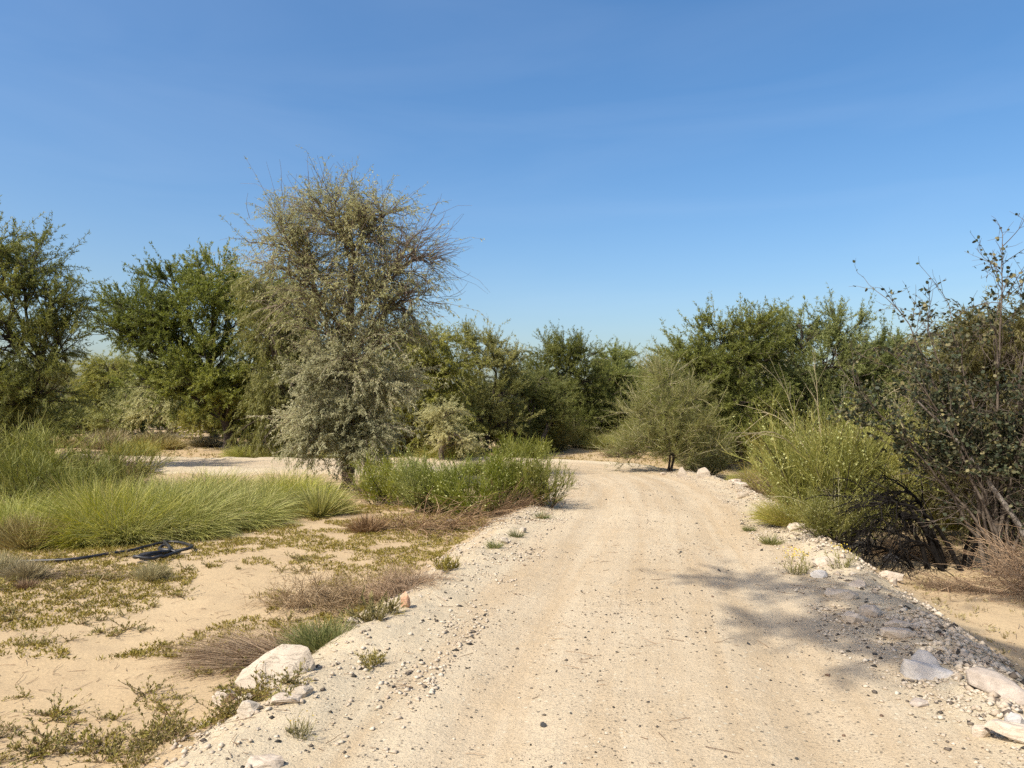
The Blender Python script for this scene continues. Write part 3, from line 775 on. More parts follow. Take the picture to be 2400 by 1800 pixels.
# ------------------------------------------------------------------ broom shrubs, grasses, dry brush
def make_broom(name, h, spread, seed, mat, n1=34, n2=11, n3=7, base=.18, fruits=0, width=.008, lean=(0, 0), droop=.0, dry=0):
    rng = np.random.default_rng(seed)
    root = bpy.data.objects.new(name, None); root.empty_display_size = .2; COL.objects.link(root)
    a = rng.random(n1) * 6.283; rr = np.sqrt(rng.random(n1)) * base
    p = np.stack([np.cos(a) * rr, np.sin(a) * rr, np.full(n1, -.05)], 1)
    tilt = spread * np.sqrt(rng.random(n1)) * 1.1
    a2 = a + rng.normal(size=n1) * .5
    d = np.stack([np.cos(a2) * tilt + lean[0], np.sin(a2) * tilt + lean[1], np.ones(n1)], 1)
    S1 = grow(rng, p, d, h * (.55 + .45 * rng.random(n1)), 8, .10, .03 - droop, -droop * .3)
    wood = Buf()
    tubes(wood, S1, np.linspace(.014, .004, 8)[None] * (h / 1.8) * np.ones((n1, 1)), 4)
    put('stems', wood.mesh('stems', M['bark_dark'], True), root)
    i2 = np.repeat(np.arange(n1), n2); k = len(i2)
    q, tg = at_t(S1, i2, .12 + .86 * rng.random(k))
    S2 = grow(rng, q, tg * .7 + rng.normal(size=(k, 3)) * .36 + UP * (.2 - droop), h * (.16 + .26 * rng.random(k)), 5, .10, .05 - droop, -droop * .4)
    i3 = np.repeat(np.arange(k), n3); m = len(i3)
    q3, tg3 = at_t(S2, i3, .1 + .88 * rng.random(m))
    S3 = grow(rng, q3, tg3 * .8 + rng.normal(size=(m, 3)) * .34 + UP * (.12 - droop), h * (.07 + .15 * rng.random(m)), 4, .12, .03 - droop, -droop * .4)
    b = Buf()
    ti = rng.random(n1) * .35
    ti2 = ti[i2] + rng.random(k) * .25
    strips(b, S2, np.linspace(1, .6, 5)[None] * width * 1.15 * np.ones((k, 1)), rng, np.clip(ti2, 0, 1))
    strips(b, S3, np.linspace(1, .4, 4)[None] * width * np.ones((m, 1)), rng, np.clip(ti2[i3] + .4 * rng.random(m), 0, 1))
    fo = put('wands', b.mesh('wands', mat, False), root); fo['kind'] = 'stuff'
    if fruits:
        fb = Buf()
        ii = rng.integers(0, m, fruits); fp, _ = at_t(S3, ii, rng.random(fruits))
        sz = (.010 + .012 * rng.random(fruits))
        leaves(fb, fp, rnd_unit(rng, fruits), rnd_unit(rng, fruits), sz * 1.6, sz * 1.5, rng.random(fruits), .5)
        f_ = put('buds', fb.mesh('buds', M['fruit'], False), fo); f_['kind'] = 'stuff'
    if dry:
        db = Buf()
        a = rng.random(dry) * 6.283
        pp = np.stack([np.cos(a) * .2, np.sin(a) * .2, np.full(dry, h * .45)], 1)
        dd = np.stack([np.cos(a) * .6 - .35, np.sin(a) * .3 - .2, np.ones(dry) * 1.1], 1)
        D1 = grow(rng, pp, dd, h * (.8 + .3 * rng.random(dry)), 10, .05, -.02, -.035)
        tubes(db, D1, np.linspace(.011, .003, 10)[None] * np.ones((dry, 1)), 4)
        j = np.repeat(np.arange(dry), 6); jq, jt = at_t(D1, j, .4 + .6 * rng.random(len(j)))
        tubes(db, grow(rng, jq, jt + rng.normal(size=(len(j), 3)) * .4, h * .3 * (.5 + rng.random(len(j))), 5, .1, -.05), np.linspace(.005, .002, 5)[None] * np.ones((len(j), 1)), 3)
        put('dry_stems', db.mesh('dry_stems', M['stem_pale'], True), root)
    return root

def grass_mesh(name, n, L, r0, lean, seed, mat, width=.009, bend=.10, flat=0., out=1.0, hmin=.3):
    rng = np.random.default_rng(seed)
    a = rng.random(n) * 6.283; rr = np.sqrt(rng.random(n)) * r0
    p = np.stack([np.cos(a) * rr, np.sin(a) * rr, np.full(n, -.03)], 1)
    o = np.stack([np.cos(a), np.sin(a), np.zeros(n)], 1) * (rr / r0)[:, None] * out
    d = o + rng.normal(size=(n, 3)) * np.array([.5, .5, .2]) + np.array([lean[0], lean[1], 1.0 - flat])
    P = grow(rng, p, d, L * (hmin + (1 - hmin) * rng.random(n)), 6, .06, -bend * .4, -bend * .35)
    P[:, :, 2] = np.maximum(P[:, :, 2], -.03 + .02 * rng.random((n, 1)))
    b = Buf()
    tone = fbm(p[:, 0] * 4, p[:, 1] * 4, seed, 2) * .4
    strips(b, P, np.array([.8, 1, 1, .85, .6, .15])[None] * width * np.ones((n, 1)), rng, np.clip(.1 + tone + .9 * rng.random(n) ** 1.25, 0, 1))
    return b.mesh(name, mat, False)

def brush_mesh(name, n, L, rx, ry, seed, mat, width=.006, k2=4, curl=.22, lean=(0, 0), up=.5, z0=0.):
    """tangle of fine dead twigs"""
    rng = np.random.default_rng(seed)
    u = rng.random(n) * 6.283; rr = np.sqrt(rng.random(n))
    p = np.stack([np.cos(u) * rr * rx, np.sin(u) * rr * ry, np.full(n, z0 - .02)], 1)
    d = rng.normal(size=(n, 3)) * .7 + np.array([lean[0], lean[1], up])
    d[:, 2] = np.abs(d[:, 2])
    P = grow(rng, p, d, L * (.5 + .7 * rng.random(n)), 6, curl, -.06, -.05)
    P[:, :, 2] = np.maximum(P[:, :, 2], -.02 + .02 * rng.random((n, 1)))
    b = Buf()
    tubes(b, P, np.linspace(.75, .35, 6)[None] * width * np.ones((n, 1)), 3, rng.random(n))
    j = np.repeat(np.arange(n), k2)
    if len(j):
        q, tg = at_t(P, j, .15 + .85 * rng.random(len(j)))
        P2 = grow(rng, q, tg + rng.normal(size=(len(j), 3)) * .6, L * .4 * (.4 + rng.random(len(j))), 4, curl, -.03)
        P2[:, :, 2] = np.maximum(P2[:, :, 2], -.02)
        tubes(b, P2, np.linspace(.5, .25, 4)[None] * width * np.ones((len(j), 1)), 3, rng.random(len(j)))
    return b.mesh(name, mat, True)

# --- right: big broom and company
bA = make_broom('broom_shrub', 1.75, .75, 51, M['broom'], 46, 13, 12, .30, fruits=3200, dry=4, width=.0075)
place(bA, 4.25, 10.0); tag(bA, 'large bright yellow-green broom shrub with arching bare stems, right of the track', 'shrub')
bB = make_broom('broom_shrub', 1.7, .9, 52, M['broom_olive'], 38, 12, 11, .3, fruits=1800, dry=3)
place(bB, 5.25, 13.0, .4, (.95, .95, 1.0)); tag(bB, 'yellowish broom shrub dotted with buds behind the large bright broom', 'shrub')
def broom_copy(src, x, y, rz, s, label):
    c = copy_tree(src); place(c, x, y, rz, s); tag(c, label, 'shrub'); return c
broom_copy(bB, 6.3, 11.6, 2.0, 1.0, 'dull green broom shrub just behind the dead arching branches')
broom_copy(bB, 8.4, 14.5, 3.1, 1.15, 'olive broom shrub filling the space behind the round-leaved shrub')
broom_copy(bA, 10.6, 17.5, 1.0, 1.0, 'green broom shrub farthest right behind the round-leaved shrub')
broom_copy(bB, 7.5, 17.6, 4.4, .95, 'olive broom shrub in front of the acacia with the pods')
broom_copy(bA, 3.85, 8.95, 5.0, (.48, .48, .34), 'low bright green broom sprawling against the right road edge')
# slender broom tree beside the white stones
bT = make_tree('broom_tree', [[(0, 0, -.05), (.02, 0, .5), (-.03, 0, 1.1), (.05, 0, 1.6)], [(.05, 0, .0), (.25, .1, .9), (.4, .1, 1.5)]], .03,
               [(-.1, 0, 2.3, .45, .5, .5), (.6, 0, 1.9, .5, .5, .45), (-.75, 0, 1.45, .6, .6, .4), (-.1, -.2, 1.55, .7, .6, .5), (.95, 0, 1.0, .6, .6, .4), (-.6, -.1, .75, .75, .6, .4), (.25, -.2, .8, .75, .5, .4), (1.1, 0, .4, .6, .5, .3), (-1.1, 0, .35, .6, .5, .3), (.1, -.2, .3, .8, .5, .25)],
               M['broom_light'], M['bark_dark'], 53, nsec=13, ntw=9, nleaf=12, L3=.62, leafL=.14, leafW=.012, up=.45, leaf_scatter=.04, shell=.3, twigbark=M['stem_pale'], twig_r=.005)
place(bT, 4.05, 19.2); tag(bT, 'wispy olive broom tree standing behind the two white stones', 'tree')
broom_copy(bB, 5.3, 20.6, 2.2, (.8, .8, .6), 'low olive broom right of the wispy broom tree')
broom_copy(bT, 6.0, 27.5, 1.5, (1.35, 1.35, 1.35), 'hazy olive broom tree between the track bend and the right acacia')
broom_copy(bT, 7.6, 31.0, 3.0, (1.7, 1.7, 1.45), 'greenish broom tree deep in the gap right of the clearing')
broom_copy(bT, 5.5, 31.5, 4.1, (.9, .9, .6), 'pale olive broom at the far right edge of the sandy clearing')
broom_copy(bB, 1.9, 32.0, .7, (.9, .9, .75), 'brownish broom shrub at the far left edge of the sandy clearing')
broom_copy(bA, 3.0, 33.6, 1.7, (.8, .8, .65), 'green broom shrub at the back of the sandy clearing')
# central brooms on the inside of the bend
bC = make_broom('broom_shrub', 1.0, .85, 54, M['broom_light'], 40, 13, 12, .36, fruits=1400, width=.0075)
place(bC, -.50, 12.0, 0, (1.1, 1.0, .95)); tag(bC, 'bright green broom in the middle, inside of the bend, densest of the row', 'shrub')
broom_copy(bC, .15, 12.3, 2.0, (.85, .85, .95), 'green broom with gaps showing dark stems beside the track')
broom_copy(bC, -1.35, 12.6, 4.0, (1.1, 1.0, .9), 'yellow-green broom right of the tall tree trunk')
broom_copy(bC, -2.2, 13.6, 5.1, (1.0, 1.0, .85), 'dull green broom close to the tall tree trunk')
bD = make_broom('broom_shrub', .85, 1.0, 55, M['broom'], 18, 9, 6, .12, lean=(.25, 0))
place(bD, .55, 12.0, 0, .85); tag(bD, 'loose fan of bright green wands leaning onto the track edge', 'shrub')
# dark bushes far middle
bE = make_broom('bush', 1.0, .9, 56, M['acacia'], 34, 12, 9, .4, width=.016)
place(bE, .3, 25.3, 0, 1.0); tag(bE, 'dark green rounded bush beyond the far edge of the bend', 'bush')
c = copy_tree(bE); place(c, .95, 27.6, 1.0, .5); tag(c, 'small dark bush at the left corner of the sandy clearing', 'bush')
# left edge brooms
bL = make_broom('broom_shrub', 1.5, .85, 57, M['broom'], 40, 12, 8, .35, width=.010)
place(bL, -9.0, 13.3, 0, (1.1, 1.1, .95)); tag(bL, 'dark green feathery broom bush at the left edge behind the grass', 'shrub')
broom_copy(bL, -7.6, 12.4, 2.0, (.9, .9, .72), 'green feathery broom left of the tall grass mound')
broom_copy(bL, -10.2, 14.8, 3.0, 1.05, 'green broom bush below the left acacia')
broom_copy(bL, -8.0, 14.6, 4.6, (.9, .9, .8), 'olive-green broom where the track disappears left')

# --- grasses
gm = [grass_mesh('tussock', 3600, 1.0, .44, (.18, 0), 61, M['grass'], .0075, .13),
      grass_mesh('tussock', 3200, .95, .40, (.22, -.05), 62, M['grass'], .0075, .16),
      grass_mesh('tussock', 3400, .88, .48, (.12, 0), 63, M['grass'], .0075, .17)]
tus = [(-5.35, 10.15, 1.0, 'front left tussock of the big light green grass mound'), (-4.75, 10.55, 1.0, 'front middle tussock of the big light green grass mound'),
       (-4.25, 11.2, .95, 'front right tussock of the big light green grass mound'), (-5.75, 10.9, 1.05, 'left rear tussock of the big grass mound'),
       (-5.0, 11.5, 1.1, 'crest tussock in the middle of the big grass mound'), (-4.3, 12.3, 1.0, 'right crest tussock of the big grass mound'),
       (-3.75, 13.2, .8, 'duller tussock at the right end of the grass mound'), (-5.6, 12.4, 1.05, 'rear tussock behind the crest of the grass mound'),
       (-4.9, 13.2, .9, 'rear right tussock beside the distant stretch of track'), (-6.5, 11.6, .95, 'tussock between the grass mound and the left broom'),
       (-6.7, 10.2, .85, 'left tussock of coarse grass near the photo edge'), (-7.3, 10.9, .95, 'tall coarse tussock at the left edge of the photo'), (-4.3, 14.3, .85, 'tall rear tussock in front of the distant track'), (-5.6, 14.2, .95, 'rear tussock hiding the distant track at the left'), (-6.7, 13.4, .9, 'rear left tussock next to the feathery broom'), (-5.05, 9.85, .72, 'low foremost tussock of the big grass mound beside the hose'), (-5.6, 9.75, .7, 'foremost left tussock of the big grass mound'), (-4.5, 10.2, .75, 'foremost right tussock of the big grass mound'), (-6.25, 9.9, .6, 'small light tussock between mound and dry grass')]
rng = np.random.default_rng(8)
for k, (x, y, s, lb) in enumerate(tus):
    o = put('grass_tussock', gm[k % 3]); place(o, x, y, 0, (s * (1 + .1 * rng.random()), s, s * (.92 + .1 * rng.random())))
    tag(o, lb, 'grass', 'tussocks of tall green grass on the left')
more = [(-2.1, 22.2 + 2.4, 1.15, 'green grass dome behind the track left of the silvery bush'), (3.9, 33.0, 1.0, 'pale green grass clump at the back of the clearing'), (4.7, 33.6, 1.1, 'pale green grass clump right of its twin at the back'),
        (-.9, 18.2 + 1.2, .55, 'seeding light grass tuft on the inside of the bend'), (6.6, 19.6, .6, 'grass tuft under the thin-trunked acacia'), (5.9, 18.7, .55, 'grey-green grass tuft beyond the right track edge'),
        (6.9, 18.0, .55, 'grass tuft at the foot of the dry brown brush'), (7.6, 12.3, .9, 'yellowing tall grass behind the dead arching branches'), (9.2, 12.8, 1.0, 'tall grass behind the leaning pale trunk'), (3.75, 10.1, .5, 'bright grass tuft at the foot of the large broom'),
        (-8.3, 26.6, .8, 'low grass beside the broad acacia shadow'), (-10.2, 28.3, .9, 'grass clump left of the broad acacia trunk'), (-14.5, 28.5, 1.0, 'green grass at the far verge of the left track'), (-6.3, 25.4, .7, 'grass at the far verge behind the tall tree')]
for k, (x, y, s, lb) in enumerate(more):
    o = put('grass_tussock', gm[k % 3]); place(o, x, y, rng.random() * 6, s); tag(o, lb, 'grass', 'scattered green grass clumps')
# yellow grass behind the left track
yg = grass_mesh('yellow_grass', 1500, .75, .55, (.1, 0), 64, M['drygrass'], .018, .10)
for k, (x, y, s) in enumerate([(-17.5, 32, 1.0), (-16.2, 33.2, 1.1), (-15, 32.3, .9), (-18.7, 33.5, 1.1), (-20.2, 33, 1.2), (-21.8, 34, 1.1), (-14, 34, .9), (-17, 35.5, 1.1), (-19.5, 36, 1.2)]):
    o = put('yellow_grass', yg); place(o, x, y, rng.random() * 6, s); tag(o, 'low yellow grass clump in the strip left of the broad acacia', 'grass', 'yellow grass strip')
sp = grass_mesh('spiky_tussock', 900, .75, .10, (0, 0), 65, M['grass'], .010, .02, out=1.7, hmin=.6)
o = put('spiky_tussock', sp); place(o, -3.15, 12.2); tag(o, 'spiky olive grass fan in front of the tall tree', 'grass')
dg = grass_mesh('dry_tussock', 1500, .55, .20, (.1, 0), 66, M['drygrass'], .008, .06, out=.7)
for x, y, s, lb in [(-6.1, 9.45, 1.0, 'golden dry tussock at the left foot of the grass mound'), (-6.55, 9.6, .9, 'second golden tussock nearer the left edge'), (-5.35, 7.75, .55, 'small straw-coloured tuft below the hose at the left edge'), (-4.95, 7.6, .5, 'straw tuft right of the one at the left edge'), (-3.75, 7.75, .4, 'small dry olive tuft below the hose coil')]:
    o = put('dry_tussock', dg); place(o, x, y, rng.random() * 6, s); tag(o, lb, 'grass', 'dry grass tussocks')
# dead brown tufts
dt = grass_mesh('dead_tuft', 900, .36, .16, (0, 0), 67, M['straw'], .007, .03, out=1.1)
for x, y, s, lb in [(-2.05, 10.65, 1.0, 'brown dead grass tuft alone on the sand in mid-ground'), (-4.55, 9.85, .75, 'brown dead tuft at the edge of the grass mound above the hose'), (-6.9, 9.2, 1.0, 'grey-brown dead tuft at the left photo edge'), (-4.75, 7.3, .35, 'tiny brown tuft among the creeping plants at the left')]:
    o = put('dead_tuft', dt); place(o, x, y, rng.random() * 6, s); tag(o, lb, 'grass', 'dead brown tufts')
# dry brush patches
b1 = brush_mesh('dry_brush', 420, .45, .62, .22, 71, M['greytwig'], .0048, 5, .20, (0, 0), .9)
o = put('dry_brush', b1); place(o, -1.55, 6.85, .05, (1, 1, .68)); tag(o, 'wide grey tangle of dry twigs beside the left verge', 'dry brush')
o = put('dry_brush', b1); place(o, -.95, 6.75, .5, (.5, .7, .5)); tag(o, 'smaller grey twig tangle above the orange stone', 'dry brush')
b2 = grass_mesh('flattened_grass', 1500, .75, .30, (-1.0, -.35), 72, M['straw'], .0050, .06, flat=.35, out=.4)
o = put('flattened_grass', b2); place(o, -1.70, 5.42, 0, (1.0, .75, .48)); tag(o, 'flattened dark brown dead grass behind the big white rock', 'dry grass')
b3 = grass_mesh('blue_green_tuft', 1300, .32, .22, (.1, 0), 73, M['bluegrass'], .0065, .10, out=.9)
o = put('blue_green_tuft', b3); place(o, -1.32, 5.3, 0, (.85, .7, .8)); tag(o, 'blue-green leafy grass tuft behind the big white rock', 'grass')
b4 = brush_mesh('dead_branches', 160, .9, .55, .22, 74, M['straw'], .008, 4, .12, (.4, 0), .05)
o = put('dead_branches', b4); place(o, -1.15, 10.8, 0, (1.2, 1, .6)); tag(o, 'pile of dead branches lying below the central brooms', 'branches')
o = put('dead_branches', b4); place(o, -.05, 11.8, .3, (.7, .6, .7)); tag(o, 'small pile of dead twigs under the green broom', 'branches')
o = put('dead_branches', b4); place(o, 4.6, 7.7, 2.3, (.5, .5, .2)); tag(o, 'scatter of dry twigs on shaded sand at the right', 'branches')
o = put('dead_branches', b4); place(o, -2.6, 14.6, .7, (1.1, 1.2, .9)); tag(o, 'brown brushwood around the tall tree trunk', 'branches')
o = put('dead_branches', b4); place(o, -5.0, 7.7, .2, (.8, .5, .15)); tag(o, 'thin dry litter on the sand below the hose', 'branches')
b5 = brush_mesh('brown_brush', 380, .55, .45, .4, 75, M['straw'], .007, 6, .2, (0, 0), 1.4)
o = put('brown_brush', b5); place(o, 5.75, 16.6, 0, (1.2, 1.2, 1.1)); tag(o, 'rounded brown dry brush left of the large broom', 'dry brush')
o = put('brown_brush', b5); place(o, -9.6, 16.9, 1.0, (2.0, 1.5, 1.3)); tag(o, 'brown brush heap in the shade below the left acacia', 'dry brush')
o = put('brown_brush', b5); place(o, 5.2, 9.6, 2.0, (1.0, .7, .4)); tag(o, 'low brown litter heap under the dead arching branches', 'dry brush')
o = put('brown_brush', b5); place(o, 5.0, 6.9, 1.0, (.5, .4, .25)); tag(o, 'low brown brush in front of the grey twig tangle', 'dry brush')
o = put('brown_brush', b5); place(o, 4.2, 29.0, 1.0, (1.5, 1., .7)); tag(o, 'grey-brown brush on the sandy clearing', 'dry brush')
tk = brush_mesh('grey_twig_tangle', 200, 1.0, .5, .4, 76, M['greytwig'], .008, 7, .24, (-.15, -.1), .8)
o = put('grey_twig_tangle', tk); place(o, 5.45, 7.4, 0, (.85, .8, .72)); tag(o, 'tangle of bare pale grey twigs at the right edge', 'dry brush')

# --- dead arching branches (black) at the right
rng = np.random.default_rng(81)
ar = bpy.data.objects.new('dead_shrub', None); COL.objects.link(ar)
base = np.array([[.0, 0, -.05], [.12, .1, -.05], [-.15, .05, -.05], [.3, .0, -.05], [-.05, -.1, -.05], [.05, .2, -.05], [.2, -.1, -.05], [-.25, 0, -.05], [.35, .1, -.05]])
tips = np.array([[-1.35, -.1, .35], [-1.15, .1, .75], [-1.0, -.2, .45], [.9, .1, .65], [-.85, -.3, .25], [-.6, .2, .95], [-.95, -.35, .9], [-1.5, .1, .15], [.7, -.2, .8]])
mids = base + np.array([[-.35, 0, 1.25], [-.3, 0, 1.3], [-.25, 0, 1.05], [.2, 0, .95], [-.3, -.1, .85], [-.1, 0, 1.3], [-.5, -.1, 1.1], [-.45, 0, .8], [.25, -.1, 1.1]])
A1 = bez(base, mids, tips, 14) + np.cumsum(rng.normal(size=(9, 14, 3)) * .016, axis=1)
bb = Buf(); tubes(bb, A1, np.linspace(.036, .012, 14)[None] * np.array([1, .9, .85, .8, .75, .75, .8, .7, .7])[:, None], 6)
put('branch', bb.mesh('branch', M['bark_black'], True), ar)
bb = Buf()
j = np.repeat(np.arange(9), 16); q, tg = at_t(A1, j, .35 + .65 * rng.random(len(j)))
A2 = grow(rng, q, tg * .8 + rng.normal(size=(len(j), 3)) * .5, .35 + .45 * rng.random(len(j)), 7, .16, -.05, -.03)
tubes(bb, A2, np.linspace(.011, .004, 7)[None] * np.ones((len(j), 1)), 4)
j2 = np.repeat(np.arange(len(j)), 5); q, tg = at_t(A2, j2, .2 + .8 * rng.random(len(j2)))
A3 = grow(rng, q, tg * .7 + rng.normal(size=(len(j2), 3)) * .5, .15 + .2 * rng.random(len(j2)), 5, .2, -.05)
tubes(bb, A3, np.linspace(.005, .002, 5)[None] * np.ones((len(j2), 1)), 3)
o = put('twigs', bb.mesh('twigs', M['bark_black'], True), ar); o['kind'] = 'stuff'
place(ar, 5.05, 8.75, 0, .95); tag(ar, 'dead shrub with black arching branches beside the large broom', 'dead shrub')

# --- round-leaved shrub at the right edge
def round_leaf_mesh():
    b = Buf(); n = 8
    an = np.linspace(0, 2 * np.pi, n, endpoint=False)
    v = np.stack([.5 + .5 * np.cos(an), .33 * np.sin(an) * (1 + .12 * np.cos(an)), .05 * np.abs(np.sin(an))], 1)
    b.add(np.vstack([[[.5, 0, 0]], v]), t=[(0, 1 + k, 1 + (k + 1) % n) for k in range(n)], tint=.3)
    return b.mesh('leaf', M['darkleaf'])
rng = np.random.default_rng(91)
sh = bpy.data.objects.new('round_leaved_shrub', None); COL.objects.link(sh)
stems = np.array([  # tip positions relative to the base
    (-1.55, .1, 2.0), (-1.3, -.2, 2.45), (-1.0, .2, 2.85), (-.65, 0, 2.6), (-.35, .3, 2.9), (-.1, -.2, 3.1), (.15, .1, 3.75), (.5, .2, 3.3), (.9, -.1, 3.0), (1.3, .2, 2.6), (-1.3, .3, 1.75), (-.7, -.3, 1.9), (.2, -.5, 2.2), (-.3, .5, 2.0), (.8, .5, 2.3),
    (.5, -.3, 1.5), (.9, .2, 1.6), (.35, -.45, 1.0)])
n1 = len(stems)
b0 = np.stack([.1 * rng.normal(size=n1), .1 * rng.normal(size=n1), np.full(n1, -.05)], 1)
G1 = bez(b0, b0 * .4 + stems * np.array([.32, .32, .62]), stems, 14) + np.cumsum(rng.normal(size=(n1, 14, 3)) * .02, axis=1)
bb = Buf(); tubes(bb, G1, np.linspace(.026, .004, 14)[None] * (.7 + .5 * rng.random((n1, 1))), 5)
put('stems', bb.mesh('stems', M['bark_grey'], True), sh)
lt = catmull(np.array([(.32, -.15, -.1), (.15, -.15, .5), (-.15, -.1, 1.0), (-.5, 0, 1.55), (-.9, .0, 1.95)]), 6)
bb = Buf(); tubes(bb, lt, np.linspace(.040, .012, len(lt)), 7)
put('leaning_trunk', bb.mesh('leaning_trunk', M['bark_pale'], True), sh)
j = np.repeat(np.arange(n1), 20); m2 = len(j); q, tg = at_t(G1, j, .25 + .75 * rng.random(m2))
G2 = grow(rng, q, tg * .8 + rng.normal(size=(m2, 3)) * .5 + UP * .1, .28 + .45 * rng.random(m2), 6, .16)
j3 = np.repeat(np.arange(m2), 6); m3 = len(j3); q, tg = at_t(G2, j3, .15 + .85 * rng.random(m3))
G3 = grow(rng, q, tg * .7 + rng.normal(size=(m3, 3)) * .55, .10 + .2 * rng.random(m3), 4, .2)
bb = Buf(); tubes(bb, G2, np.linspace(.0055, .0022, 6)[None] * np.ones((m2, 1)), 3); tubes(bb, G3, np.linspace(.0028, .0014, 4)[None] * np.ones((m3, 1)), 3)
tw = put('twigs', bb.mesh('twigs', M['bark_grey'], True), sh); tw['kind'] = 'stuff'
cr = Buf(); lm = round_leaf_mesh()
nl = 15000; ii = rng.integers(0, m3, nl * 2); lp, ltg = at_t(G3, ii, .2 + .8 * rng.random(len(ii)))
# the top is half bare, the lower part dense
keep = rng.random(len(ii)) < np.clip(1.35 - (lp[:, 2] - .9) * .46, .10, 1)
keep &= ~((lp[:, 2] < 1.15) & (lp[:, 0] < .1) & (rng.random(len(ii)) < .9))
keep &= vnoise(lp[:, 0] * 3.2 + 50, lp[:, 2] * 3.2, 93) > .30
lp = lp[keep][:nl]; ltg = ltg[keep][:nl]; nl = len(lp)
ld = nrm(ltg * .5 + rnd_unit(rng, nl) * .8); ln_ = nrm(rnd_unit(rng, nl) + UP * .7)
hi = np.where((lp[:, 2] > 1.9) & (lp[:, 0] < .35))[0]; hi = hi[:300]
rest = np.setdiff1d(np.arange(nl), hi)
def oval(buf, pos, d, nm, L, W, tint):
    s = nrm(np.cross(d, nm)); L = L[:, None]; W = W[:, None]
    V = np.stack([pos, pos + d * L * .3 + s * W * .5, pos + d * L * .72 + s * W * .42, pos + d * L, pos + d * L * .72 - s * W * .42, pos + d * L * .3 - s * W * .5], 1)
    k = np.arange(len(pos)) * 6
    Q = np.concatenate([np.stack([k, k + 1, k + 2, k + 5], 1), np.stack([k + 2, k + 3, k + 4, k + 5], 1)])
    buf.add(V.reshape(-1, 3), Q, tint=np.repeat(tint, 6))
sz = .026 + .018 * rng.random(nl)
oval(cr, lp[rest], ld[rest], ln_[rest], sz[rest] * 1.25, sz[rest] * .9, rng.random(len(rest)) ** 1.5)
c_ = put('crown', cr.mesh('crown', M['darkleaf']), sh); c_['kind'] = 'stuff'
for k in hi:
    xa = Vector(ld[k]); za = Vector(ln_[k]); ya = za.cross(xa).normalized(); za = xa.cross(ya)
    o = put('leaf', lm, sh)
    from mathutils import Matrix
    mt = Matrix((xa, ya, za)).transposed().to_4x4(); mt.translation = Vector(lp[k])
    o.matrix_local = mt @ Matrix.Scale(float(sz[k]) * 1.35, 4)
place(sh, 5.45, 8.3); tag(sh, 'half-bare shrub with small dark round leaves at the right edge', 'shrub')
# its dense neighbour further right and behind
M['darkolive'] = leaf_mat('dark_olive_leaf', [(.08, .08, .03), (.13, .125, .045), (.18, .17, .062), (.24, .22, .09)])
s3 = copy_tree(w1); recolour(s3, M['darkolive']); place(s3, 8.2, 11.6, 1.0, (.7, .7, .66)); tag(s3, 'dark olive bush deeper behind the round-leaved shrub', 'bush')
s2 = copy_tree(w1); recolour(s2, M['darkolive']); place(s2, 7.0, 10.2, 3.0, (.66, .66, .70)); tag(s2, 'dense olive bush behind the round-leaved shrub, right edge', 'bush')

# ------------------------------------------------------------------ rocks and stones
def rock_join(name, dims, seed, mat, hulls, **kw):
    ms = [rock_mesh(name, dims, seed + k, mat, pts=h, **kw) for k, h in enumerate(hulls)]
    bm = bmesh.new()
    for m_ in ms: bm.from_mesh(m_)
    me = bpy.data.meshes.new(name); bm.to_mesh(me); bm.free(); me.materials.append(mat)
    for m_ in ms: bpy.data.meshes.remove(m_)
    return me

def rock_mesh(name, dims, seed, mat, n=26, pts=None, cuts=2, rough=.03, smooth=False, bev=0.):
    rng = np.random.default_rng(seed)
    if pts is None:
        pts = rnd_unit(rng, n) * (.82 + .25 * rng.random((n, 1)))
        pts = np.sign(pts) * np.abs(pts) ** .8
        pts = pts * np.array(dims) / 2
    bm = bmesh.new()
    for p in pts: bm.verts.new(tuple(map(float, p)))
    r = bmesh.ops.convex_hull(bm, input=bm.verts)
    bmesh.ops.delete(bm, geom=[g for g in r['geom_interior'] if isinstance(g, bmesh.types.BMVert)], context='VERTS')
    loose_ = [v for v in bm.verts if not v.link_faces]
    bmesh.ops.delete(bm, geom=loose_, context='VERTS')
    if bev: bmesh.ops.bevel(bm, geom=list(bm.edges), offset=bev, segments=2, affect='EDGES', profile=.6, clamp_overlap=True)
    if cuts:
        bmesh.ops.triangulate(bm, faces=bm.faces)
        bmesh.ops.subdivide_edges(bm, edges=list(bm.edges), cuts=cuts, use_grid_fill=True)
    bm.normal_update()
    sc = max(dims)
    co = np.array([v.co[:] for v in bm.verts]); no = np.array([v.normal[:] for v in bm.verts])
    f = 6 / sc
    nz = fbm(co[:, 0] * f + co[:, 2] * f * .7 + seed, co[:, 1] * f - co[:, 2] * f * .6, seed, 4)
    nz = nz + .5 * np.abs(fbm(co[:, 0] * f * .6 + 9, (co[:, 2] + co[:, 1] * .5) * f * 2.2, seed + 5, 2))
    co = co + no * (nz * rough * sc)[:, None]
    for v, c in zip(bm.verts, co): v.co = c
    me = bpy.data.meshes.new(name); bm.to_mesh(me); bm.free()
    me.polygons.foreach_set('use_smooth', np.full(len(me.polygons), smooth)); me.materials.append(mat)
    return me

